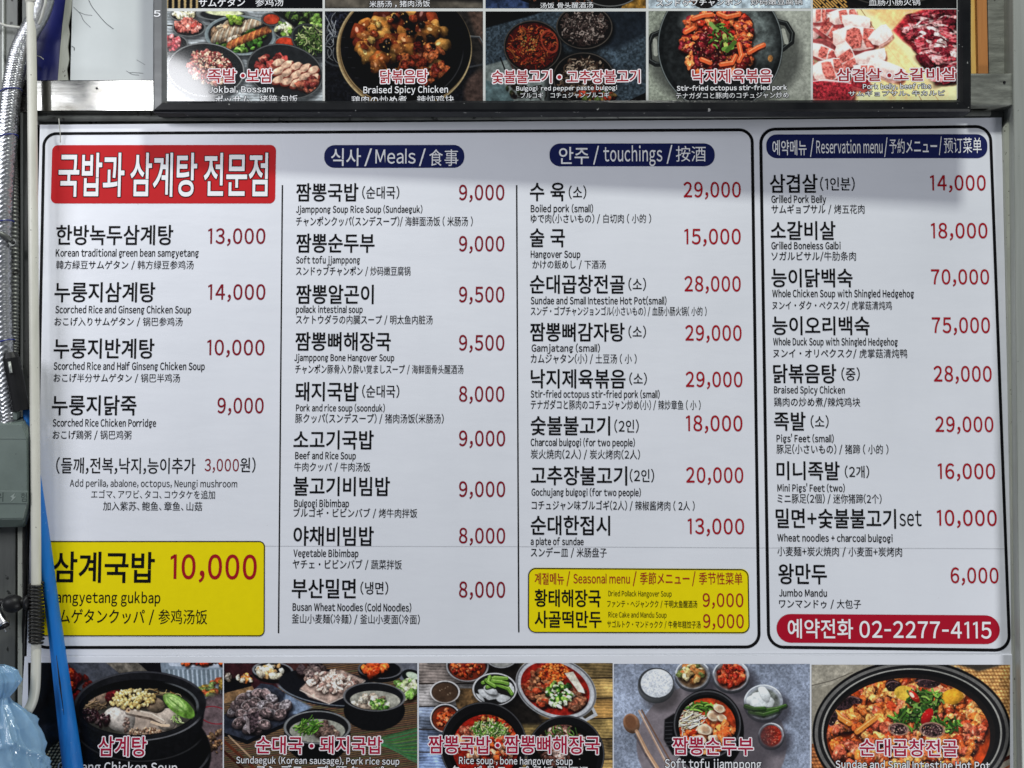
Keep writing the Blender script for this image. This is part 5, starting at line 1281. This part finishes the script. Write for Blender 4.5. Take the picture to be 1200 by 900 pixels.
# ================================================================== wall, steel and everything round the boards
M_STEEL = mat('brushed_steel', (0.36, 0.36, 0.345), (0.10, 0.095, 0.082), rough=.07, rough2=.20, metal=1.0, scale=(9, 9, 22), bump=.00006, bscale=(5, 5, 160), spots=(.12, .12, .11), spot_scale=60, spot_thr=.72)
M_STEELV = mat('dull_steel_post', (0.46, 0.475, 0.45), (0.30, 0.315, 0.29), rough=.32, rough2=.55, metal=.35, scale=(40, 40, 2.2), bump=.0005, bscale=(160, 160, 5), spots=(.06, .06, .05), spot_scale=45, spot_thr=.72)
M_GALV = mat('grimy_grey_metal', (0.17, 0.175, 0.165), (0.085, 0.09, 0.083), rough=.45, metal=.5, scale=(26, 26, 3), bump=.0008, spots=(.03, .03, .028), spot_scale=60, spot_thr=.66)
M_CREAMT = mat('cream_grey_trim', (0.42, 0.43, 0.37), (0.29, 0.30, 0.26), rough=.5, scale=(30, 30, 6), spots=(.08, .07, .06), spot_scale=120, spot_thr=.66, bump=.0008)
M_PIPE = mat('cream_painted_pipe', (0.62, 0.61, 0.54), (0.50, 0.49, 0.43), rough=.42, scale=(30, 30, 7), spots=(.05, .045, .04), spot_scale=130, spot_thr=.72, bump=.001)
M_WALLW = mat('white_wall_sheet', (0.54, 0.57, 0.575), (0.46, 0.49, 0.495), rough=.45, scale=(4, 4, 4), spots=(.25, .25, .24), spot_scale=110, spot_thr=.755)
M_BLUEP = mat('dark_blue_sheet', (0.010, 0.014, 0.13), (0.006, 0.008, 0.07), rough=.35, scale=(12, 12, 12), spots=(.25, .28, .35), spot_scale=100, spot_thr=.745)
M_DARK = mat('dark_gap', (0.012, 0.012, 0.012), rough=.8)
M_WOOD = mat('orange_wood', (0.52, 0.22, 0.06), (0.38, 0.14, 0.035), rough=.5, scale=(120, 120, 5), detail=8, bump=.0006)
M_WOODLIT = mat('golden_lit_wood', (0.88, 0.62, 0.20), (0.72, 0.42, 0.10), rough=.4, scale=(90, 90, 14), detail=8, bump=.0006)  # raised albedo stands in for the light falling on this strip
M_GREYW = mat('weathered_beam', (0.26, 0.27, 0.24), (0.12, 0.125, 0.11), rough=.6, metal=.2, scale=(14, 14, 60), detail=9, bump=.0015, spots=(.04, .04, .035), spot_scale=70, spot_thr=.68, contrast=1.6)
M_BLKPL = mat('black_plastic', (0.006, 0.006, 0.007), (0.012, 0.012, 0.013), rough=.45, scale=(20, 20, 20), spec=.25)
M_RUBBER = mat('black_coil', (0.006, 0.006, 0.006), (0.014, 0.013, 0.012), rough=.36, spec=.3, scale=(50, 50, 50), spots=(.06, .055, .05), spot_scale=200, spot_thr=.76)
M_BOX = mat('green_grey_plastic', (0.125, 0.158, 0.143), (0.098, 0.125, 0.113), rough=.42, scale=(14, 14, 14), spots=(.05, .06, .055), spot_scale=140, spot_thr=.72, bump=.0006)
M_BLUE = mat('blue_plastic_sleeve', (0.004, 0.16, 0.52), (0.004, 0.105, 0.38), rough=.33, rough2=.5, scale=(34, 34, 6), spots=(.10, .22, .45), spot_scale=120, spot_thr=.69, bump=.003, bscale=(60, 60, 12))
M_FOIL = mat('shiny_flexible_metal', (0.60, 0.61, 0.63), (0.40, 0.40, 0.41), rough=.27, metal=1.0, scale=(60, 60, 60), rough2=.42)
M_TIE = mat('blue_wire', (0.02, 0.03, 0.22), rough=.4)
M_CABLE = mat('pale_cable', (0.50, 0.50, 0.46), (0.40, 0.40, 0.36), rough=.45, scale=(30, 30, 30))
M_WALLB = mat('dark_wall', (0.035, 0.035, 0.033), (0.02, 0.02, 0.019), rough=.75, scale=(8, 8, 8), bump=.003)

wall = pbox('wall', -260, -260, 1460, 1160, -0.055, 0.05, M_WALLB, bev=0)
tag(wall, kind='structure')

# white and blue sheets behind, upper left
sheet = pbox('wall_sheet', 84, -70, 188, 97, -0.012, .004, M_WALLW)
tag(sheet, 'white scratched wall sheet between the torn grey edge and the black picture frame', 'wall panel')
S0 = Sheet(600, 450, -0.012)
def hair(parent, pts, w=.7, off=.0004, m=None):
    q = [S0.xz(*v) for v in pts]
    return q
M_CRACK = ink('crack_dark', (0.10, 0.11, 0.11))
for q, w in (([(104, 0), (108, 8), (116, 18), (124, 27), (133, 34)], .7), ([(86, 8), (94, 16), (98, 24), (106, 32)], .5), ([(92, 14), (100, 17), (108, 18)], .45),
             ([(84, 54), (87, 56), (87, 59)], .9), ([(148, 83), (155, 87), (163, 88)], .5), ([(152, 85), (158, 85), (168, 86)], .45), ([(160, 70), (170, 76)], .4)):
    pts = [P(x, y, -0.0117) for x, y in q]
    tube('scratch', pts, w * PXM * .5, M_CRACK, None, 5, 10).parent = sheet
for o in sheet.children: o.matrix_parent_inverse = sheet.matrix_world.inverted()
blue = prism('blue_sheet', [(P(x, y, -.02).x, P(x, y, -.02).z) for x, y in ((44, -70), (44, 95), (69, 95), (71, 60), (74, 28), (79, -10), (80, -70))], .016, .020, M_BLUEP)
tag(blue, 'deep blue glossy sheet beside the white pipe, above the steel beam', 'panel')
edge = prism('torn_edge_strip', [(P(x, y, -.014).x, P(x, y, -.014).z) for x, y in ((68, 95), (70.5, 60), (73.5, 28), (77, 0), (78, -70), (88, -70), (84, 10), (80, 30), (81.5, 40), (79.5, 55), (81, 70), (78.5, 82), (80, 95))], .013, .0165, M_CREAMT)
tag(edge, 'torn grey edge strip between the blue sheet and the white sheet', 'trim strip')
tube('loose_thread', [P(43, 65, -.01), P(47, 66.5, -.006), P(51, 69.5, -.005)], .0012, M_CABLE, None, 6, 8)
tag(bpy.data.objects['loose_thread'], 'short white loose thread on the dark blue sheet', 'thread')

# stainless beam upper left
beam = pbox('steel_beam', 22, 93.5, 184, 130.5, 0.012, .03, M_STEEL, bev=.0025)
tag(beam, 'shiny stainless steel beam below the white wall sheet, left of the picture frame', 'beam')
def child_of(o, par):
    bpy.context.view_layer.update()
    o.parent = par; o.matrix_parent_inverse = par.matrix_world.inverted(); return o
bm = bmesh.new(); bmesh.ops.create_cone(bm, segments=16, radius1=.0032, radius2=.0026, depth=.002, cap_ends=True)
bmesh.ops.rotate(bm, cent=(0, 0, 0), matrix=Matrix.Rotation(R(90), 3, 'X'), verts=bm.verts); bmesh.ops.translate(bm, vec=P(113.5, 103.5, .0125), verts=bm.verts)
child_of(mesh_obj('rivet', bm, M_BLKPL), beam)

# rail under the beam, along the whole board head
rail = tube('head_rail', [P(40, 139.5, .004), P(600, 137.5, .004), P(1160, 133, .004)], .0062, M_GALV, None, 14)
tag(rail, 'thin grey rail running along the top edge of the menu board', 'rail')
soffit = pbox('back_rail', 36, 130.5, 1176, 146, -0.012, .02, M_GALV, bev=.001)
tag(soffit, 'flat dark metal strip behind the thin rail above the menu board', 'rail')
tube('wire_hook', [P(69, 139, .018), P(69.5, 146, .018), P(70.5, 156, .012), P(70.8, 167, .008)], .0011, M_CABLE, None, 6, 12)
tag(bpy.data.objects['wire_hook'], 'thin bent wire hook hanging over the top left corner of the menu board', 'hook')

# right side: wood strips, posts, beam
for nm, x0, x1, d_, m_, lab, cat in (('wood_strip', 1136.5, 1144.5, 0.0, M_WOODLIT, 'golden lit wood strip next to the picture frame', 'wood strip'),
                                ('wood_strip', 1144.8, 1156.5, 0.012, M_WOOD, 'brown orange wood strip between the golden strip and the grey post', 'wood strip'),
                                ('inner_post', 1157.5, 1186, -0.01, M_GREYW, 'weathered grey green inner post above the short beam at the right', 'post')):
    tag(pbox(nm, x0, -90, x1, 86.5, d_, .03, m_, bev=.001), lab, cat)
sb2 = pbox('short_beam', 1137, 86, 1186.5, 123.5, 0.028, .05, M_GREYW, bev=.002)
tag(sb2, 'weathered grey short beam joining the frame corner to the right post', 'beam')
bm = bmesh.new(); bmesh.ops.create_cone(bm, segments=14, radius1=.0036, radius2=.003, depth=.002, cap_ends=True)
bmesh.ops.rotate(bm, cent=(0, 0, 0), matrix=Matrix.Rotation(R(90), 3, 'X'), verts=bm.verts); bmesh.ops.translate(bm, vec=P(1177, 96.5, .0285), verts=bm.verts)
child_of(mesh_obj('screw', bm, M_BLKPL), sb2)
def post(name, quad, d_, depth, m_, lab, cat='post'):
    o = prism(name, [(P(x, y, d_).x, P(x, y, d_).z) for x, y in quad], -d_, -d_ + depth, m_, None, .0012)
    return tag(o, lab, cat)
post('steel_post', [(1186.5, -90), (1260, -90), (1260, 990), (1199, 990), (1193, 640), (1188.5, 200)], 0.034, .07, M_STEELV, 'tall dull steel post at the right end of both boards')
post('trim_strip', [(1176, 150), (1187.5, 128), (1192, 560), (1197, 990), (1190, 990), (1186, 620), (1180, 300)], 0.010, .02, M_CREAMT, 'narrow cream grey trim strip between menu board and steel post', 'trim strip')

# left side: column with ridges, trims
col_ = empty('steel_column', P(0, 450, -.01)); tag(col_, 'tall grimy grey steel column behind the flexible duct at the left', 'column')
def lpost(name, x0, x1, d_, m_, y0=-90, y1=990, slope=0.0):
    q = [(x0, y0), (x1, y0), (x1 - slope, y1), (x0 - slope, y1)]
    o = prism(name, [(P(x, y, d_).x, P(x, y, d_).z) for x, y in q], -d_, -d_ + .02, m_, None, .001)
    return child_of(o, col_)
lpost('face_plate', -80, 21, -0.004, M_GALV, slope=4)
lpost('ridge', 20.5, 26.5, 0.004, M_CREAMT, 480, 990, slope=0)
lpost('ridge', 2, 4.5, 0.002, M_STEELV, -90, 140)
lpost('ridge', 23.5, 25.5, 0.003, M_STEELV, 60, 480)
lpost('ridge', 25.8, 33, -0.002, M_GALV, -90, 480)
lpost('side_strip', 26.5, 32.5, -0.016, M_STEELV, 480, 990)

# white pipe, bends at its lower end
PD = .046
pts = [P(35.8, -60, PD), P(36.2, 0, PD), P(37.6, 100, PD), P(39.3, 300, PD), P(40.8, 480, PD), P(42.3, 640, PD), P(42.6, 740, PD), P(41.8, 795, PD), P(39.8, 815, PD),
       P(35.5, 828, PD + .003), P(29, 837, PD + .006), P(20, 846, PD + .01)]
def seg_path(pts, step=.02):
    out = []
    for a, b in zip(pts, pts[1:]):
        n = max(1, int((b - a).length / step))
        out += [a.lerp(b, k / n) for k in range(n)]
    return out + [pts[-1]]
pip = empty('painted_pipe', P(42, 740, PD)); tag(pip, 'cream painted pipe running full height, bent at its foot, with dark specks', 'pipe')
straight, bend_ = pts[:7], pts[6:]
child_of(tube('tube', seg_path(straight)[:-1] + smooth_path(bend_, 30), .0108, M_PIPE, None, 20), pip)
child_of(tube('collar', [P(36.1, -1, PD), P(36.2, 3.5, PD)], .0125, M_PIPE, None, 20), pip)
# black spring coil round the pipe
sp = []
N_C = 17
a_, b_ = P(42.4, 683, PD), P(42.8, 753, PD)
for k in range(N_C * 20 + 1):
    t = k / (N_C * 20); an = 2 * math.pi * k / 20
    c_ = a_.lerp(b_, t)
    sp.append(c_ + Vector((math.cos(an) * .0143, math.sin(an) * .0143, 0)))
spring = tube('coil_spring', sp, .0031, M_RUBBER, None, 8)
tag(spring, 'black coil spring wrapped round the lower part of the cream pipe', 'spring')

# flexible shiny duct
R0 = .0215
hp = [P(60, -60, .03), P(53, -8, .03), P(46, 16, .03), P(34, 38, .034), P(23, 62, .036), P(15.5, 95, .036), P(10.5, 135, .036), P(6.5, 190, .036), P(3, 260, .036), P(2.5, 330, .036), P(4, 400, .036), P(9, 470, .036), P(14, 520, .036)]
def braid(i, k):
    return .055 * math.cos(2 * math.pi * i / 5 + (math.pi if (k // 2) % 2 else 0)) + .02 * math.sin(i * .37 + k)
duct = tube('flexible_duct', hp, R0, M_FOIL, None, 32, 720, braid)
tag(duct, 'shiny braided metal flexible duct curving down the left column', 'duct')
# second, thinner grey corrugated hose
hp2 = [P(14, 170, .012), P(16, 220, .014), P(17.5, 300, .016), P(17, 380, .016), P(16, 440, .016), P(15, 500, .016)]
tag(tube('corrugated_hose', hp2, .0105, M_GALV, None, 16, 420, lambda i, k: .10 * math.sin(i * 1.3)), 'dull grey corrugated hose beside the shiny duct', 'hose')
# blue wire ties
for (y_, x_, t_, lab) in ((108, 12.5, .3, 'dark blue wire tie round the shiny duct, next to the steel beam'), (162, 8, .35, 'dark blue wire tie round the duct, next to the top of the menu board'),
                   (262, 3, .3, 'dark blue wire tie just above the metal clip on the duct'), (402, 4, .4, 'dark blue wire tie round the duct, above the black grip')):
    c_ = P(x_, y_, .036); q = []
    for k in range(25):
        an = 2 * math.pi * k / 24
        q.append(c_ + Vector((math.cos(an) * R0 * 1.12, math.sin(an) * R0 * 1.12, math.cos(an) * R0 * t_)))
    tag(tube('wire_tie', q, .0014, M_TIE, None, 6), lab, 'wire tie', 'wire ties round the duct')
# metal clip
clip = tube('pipe_clip', [P(-20, 268, .062), P(-4, 272, .063), P(7, 277.5, .055), P(15, 284, .040)], .0062, M_GALV, None, 10, 12)
tag(clip, 'grey metal clip holding the duct, with a dark screw', 'clip')
bm = bmesh.new(); bmesh.ops.create_cone(bm, segments=18, radius1=.0105, radius2=.009, depth=.006, cap_ends=True)
bmesh.ops.rotate(bm, cent=(0, 0, 0), matrix=Matrix.Rotation(R(90), 3, 'X'), verts=bm.verts); bmesh.ops.translate(bm, vec=P(15, 284, .044), verts=bm.verts)
child_of(mesh_obj('washer', bm, M_GALV), clip)
bm = bmesh.new(); bmesh.ops.create_uvsphere(bm, u_segments=12, v_segments=8, radius=.0045); bmesh.ops.translate(bm, vec=P(15, 284, .048), verts=bm.verts)
child_of(mesh_obj('screw', bm, M_BLKPL, smooth=True), clip)
# pale cable
tag(tube('cable', [P(-20, 26, .03), P(0, 28, .03), P(8, 30.5, .03), P(20, 32, .03), P(31, 33, .026), P(38, 34, .026), P(43, 31, .03), P(47, 25, .048), P(51, 12, .056), P(53.5, 0, .06), P(55, -40, .06)], .0034, M_CABLE, None, 10, 60),
    'pale thin cable crossing behind the cream pipe near the blue sheet', 'cable')
# black cable between column and pipe
tag(tube('cable', [P(30, 470, .0), P(31, 560, .004), P(29.5, 640, .006), P(30, 690, .006), P(28, 740, .0), P(27, 800, -.002), P(26, 990, -.002)], .0052, M_RUBBER, None, 10, 50),
    'black cable running down between the grey box and the cream pipe', 'cable')

# blue tapered sleeve with black grip
pole = empty('blue_pole', P(82, 880, .03)); tag(pole, 'tapered blue plastic sleeved pole with black ribbed grip, leaning behind the cream pipe', 'pole')
ctr = [(30.5, 476, 5.2), (40, 545, 6.4), (52, 640, 8.4), (59.5, 700, 9.1), (67.5, 760, 10.0), (76.5, 830, 11.2), (85.5, 900, 12.8), (94, 965, 14)]
pp_ = [P(x, y, dd) for (x, y, r), dd in zip(ctr, (.034, .026, .021, .021, .024, .028, .031, .034))]
child_of(tube('sleeve', smooth_path(pp_, 60), [float(np.interp(k / 60 * 7, range(8), [c[2] * PXM * .84 for c in ctr])) for k in range(61)], M_BLUE, None, 28, 0,
     lambda i, k: .03 * math.sin(i * .21 + k * .4) - (.16 if k % 28 in (9,) and 26 < i < 46 else 0)), pole)
# overlapping fold that shows as a dark line
fold = []
child_of(tube('fold', [P(66, 768, .0475), P(70, 800, .052), P(75, 838, .056)], [.0006, .0022, .0005], M_BLKPL, None, 6, 2), pole)
g1, g2 = P(12, 413, .060), P(25, 481, .048)
bm = bmesh.new()
L_ = 40
cen = [g1.lerp(g2, k / L_) for k in range(L_ + 1)]
rad_ = [.0185 if k > 3 else .013 + k * .0014 for k in range(L_ + 1)]
add_tube(bm, cen, rad_, 20, lambda i, k: (-.08 if (i < 14 and i % 3 == 0 and k % 20 > 8) else 0))
bmesh.ops.recalc_face_normals(bm, faces=bm.faces)
child_of(mesh_obj('grip', bm, M_BLKPL, smooth=False), pole)
child_of(tube('slot_window', [P(11, 424, .0765), P(13, 437, .0765)], .0034, M_STEELV, None, 8), pole)

# grey box with chamfered edges and raised band
bx = empty('junction_box', P(0, 619, .03)); tag(bx, 'green grey plastic box with raised lettered band at the left edge', 'switch box')
def Pxz(x, y, d): q = P(x, y, d); return (q.x, q.z)
def chamfer_box(name, back, front, d_front, d_back, m_):
    bm = bmesh.new()
    bk = [bm.verts.new((Pxz(x, y, d_back)[0], -d_back, Pxz(x, y, d_back)[1])) for x, y in back]
    fr = [bm.verts.new((Pxz(x, y, d_front)[0], -d_front, Pxz(x, y, d_front)[1])) for x, y in front]
    n = len(back)
    for i in range(n):
        j = (i + 1) % n
        bm.faces.new((bk[i], bk[j], fr[j], fr[i]))
    bm.faces.new(fr); bm.faces.new(bk[::-1])
    bmesh.ops.recalc_face_normals(bm, faces=bm.faces)
    bmesh.ops.bevel(bm, geom=list(bm.edges), offset=.0022, segments=3, affect='EDGES')
    return child_of(mesh_obj(name, bm, m_), bx)
chamfer_box('housing', [(-70, 487.5), (30, 488), (36, 495), (36.2, 601), (30, 618), (-70, 619)], [(-74, 497), (26, 497), (32, 514), (32.5, 588), (27, 608), (-74, 609)], .062, .030, M_BOX)
child_of(pbox('upper_lip', -60, 513, 30.5, 514.3, .0630, .003, M_BOX, bev=.0004), bx)
band = child_of(pbox('raised_band', -60, 575, 32, 590, .0635, .004, M_BOX, bev=.0008), bx)
child_of(pbox('top_tab', -60, 482, 20, 492, .050, .02, M_BOX, bev=.001), bx)
SBX = Sheet(0, 580, .0635)
M_EMB = ink('embossed_grey', (0.055, 0.07, 0.064), .5)
for s, a, b, c, d in (('위', -6, 4, 577, 588), ('험', 24.5, 31.5, 577.5, 588)):
    t = text(SBX, s, a, b, c, d, M_EMB, None, bold=0, off=.0003)
    t.location = SBX.o
    child_of(t, band)
fl = [(12, 582), (18, 577.5), (15.5, 582), (19, 582), (12, 588.5), (14.5, 583.5)]
child_of(prism('bolt_mark', [Pxz(x, y, .064) for x, y in fl], -.0641, -.0630, mat('worn_bolt', (0.24, 0.28, 0.26), rough=.5)), band)

# black knob and its boss, steel socket below
kn = empty('black_knob', P(20, 708, .05)); tag(kn, 'black round knob clamped between the column and the coil spring', 'knob')
def ellipsoid(name, x, y, d_, rx, ry, rz, m_, par):
    bm = bmesh.new(); bmesh.ops.create_uvsphere(bm, u_segments=24, v_segments=16, radius=1)
    c_ = P(x, y, d_)
    for v in bm.verts:
        v.co = Vector((v.co.x * rx, v.co.y * ry, v.co.z * rz)) + c_
    return child_of(mesh_obj(name, bm, m_, smooth=True), par)
ellipsoid('knob_body', 15, 707.5, .05, .024, .022, .0205, M_BLKPL, kn)
ellipsoid('knob_disc', 32.5, 706, .05, .0085, .018, .018, M_BLKPL, kn)
child_of(tube('shaft', [P(-30, 706, .04), P(34, 706, .05)], .009, M_BLKPL, None, 12), kn)
sk = empty('steel_socket', P(6, 735, .05)); tag(sk, 'shiny steel socket tube with a hollow black end below the knob', 'socket')
child_of(tube('socket_wall', [P(-16, 702, .045), P(-2, 722, .05), P(4.5, 733, .054)], .0145, M_FOIL, None, 20, 12, lambda i, k: .06 * (i % 2)), sk)
child_of(tube('socket_core', [P(4.6, 733.2, .054), P(5.6, 735.2, .0545)], .0115, M_BLKPL, None, 20), sk)
child_of(tube('socket_pin', [P(4, 734, .056), P(7, 740, .060)], .0025, M_FOIL, None, 8), sk)

# pale blue plastic bag, knotted
def film(name, c1, c2):
    m = mat(name, c1, c2, rough=.10, rough2=.22, scale=(22, 22, 22), bump=.012, bscale=(20, 20, 8), spec=.8)
    nt = m.node_tree; N = nt.nodes; L = nt.links
    b = N['Principled BSDF']; out = N['Material Output']
    tr = N.new('ShaderNodeBsdfTranslucent'); tp = N.new('ShaderNodeBsdfTransparent')
    tr.inputs['Color'].default_value = (*[min(1, v * 1.4) for v in c1], 1)
    m1 = N.new('ShaderNodeMixShader'); m1.inputs[0].default_value = .35
    m2 = N.new('ShaderNodeMixShader'); m2.inputs[0].default_value = .22
    L.new(b.outputs[0], m1.inputs[1]); L.new(tr.outputs[0], m1.inputs[2])
    L.new(m1.outputs[0], m2.inputs[1]); L.new(tp.outputs[0], m2.inputs[2]); L.new(m2.outputs[0], out.inputs['Surface'])
    return m
M_BAG = film('pale_blue_plastic_film', (0.36, 0.55, 0.74), (0.24, 0.42, 0.62))
def bag():
    prof = [(779, -4, 7), (786, -4, 19), (797, -3, 22), (808, -2, 16), (817, -2, 10), (824, -5, 16), (832, -9, 28), (846, -13, 42), (862, -15, 52), (880, -16, 59), (898, -17, 66), (925, -18, 74), (960, -20, 78)]
    bm = bmesh.new(); rows = []
    nseg, nrow = 150, 170
    ys = np.linspace(780, 955, nrow)
    for i, y in enumerate(ys):
        cx = float(np.interp(y, [p[0] for p in prof], [p[1] for p in prof])); rr = float(np.interp(y, [p[0] for p in prof], [p[2] for p in prof]))
        c_ = P(cx, y, .12); row = []
        for k in range(nseg):
            a = 2 * math.pi * k / nseg
            pl = 1.0
            # gathers radiate from the knot and fade with distance
            fade = math.exp(-abs(y - 819) / 62)
            pl += fade * (.20 * math.sin(a * 9 + .04 * (y - 819)) + .12 * math.sin(a * 17 + 1.7) + .06 * math.sin(a * 31))
            v = Vector((math.cos(a) * 3.2, math.sin(a) * 3.2, y * .022 + math.sin(a * 2) * .3))
            def crest(q): return (1 - min(1, abs(mnoise.noise(q)) * 2.6)) ** 2
            w_ = Vector((mnoise.noise(v * .9), mnoise.noise(v * .9 + Vector((5, 5, 5))), 0)) * .8
            pl += .11 * crest(v * .55 + w_) + .075 * crest(v * 1.25 + w_ + Vector((7, 3, 1))) + .014 * crest(v * 2.4 + w_ * 2 + Vector((1, 9, 4))) - .09
            r_ = rr * PXM * pl
            row.append(bm.verts.new((c_.x + math.cos(a) * r_, c_.y + math.sin(a) * r_ * .75, c_.z)))
        rows.append(row)
    for i in range(nrow - 1):
        for k in range(nseg):
            bm.faces.new((rows[i][k], rows[i][(k + 1) % nseg], rows[i + 1][(k + 1) % nseg], rows[i + 1][k]))
    bmesh.ops.recalc_face_normals(bm, faces=bm.faces)
    return mesh_obj('plastic_bag', bm, M_BAG, smooth=True)
tag(bag(), 'crumpled pale blue plastic bag, knotted, hanging before the foot of the pipe', 'plastic bag')

bpy.context.view_layer.update()
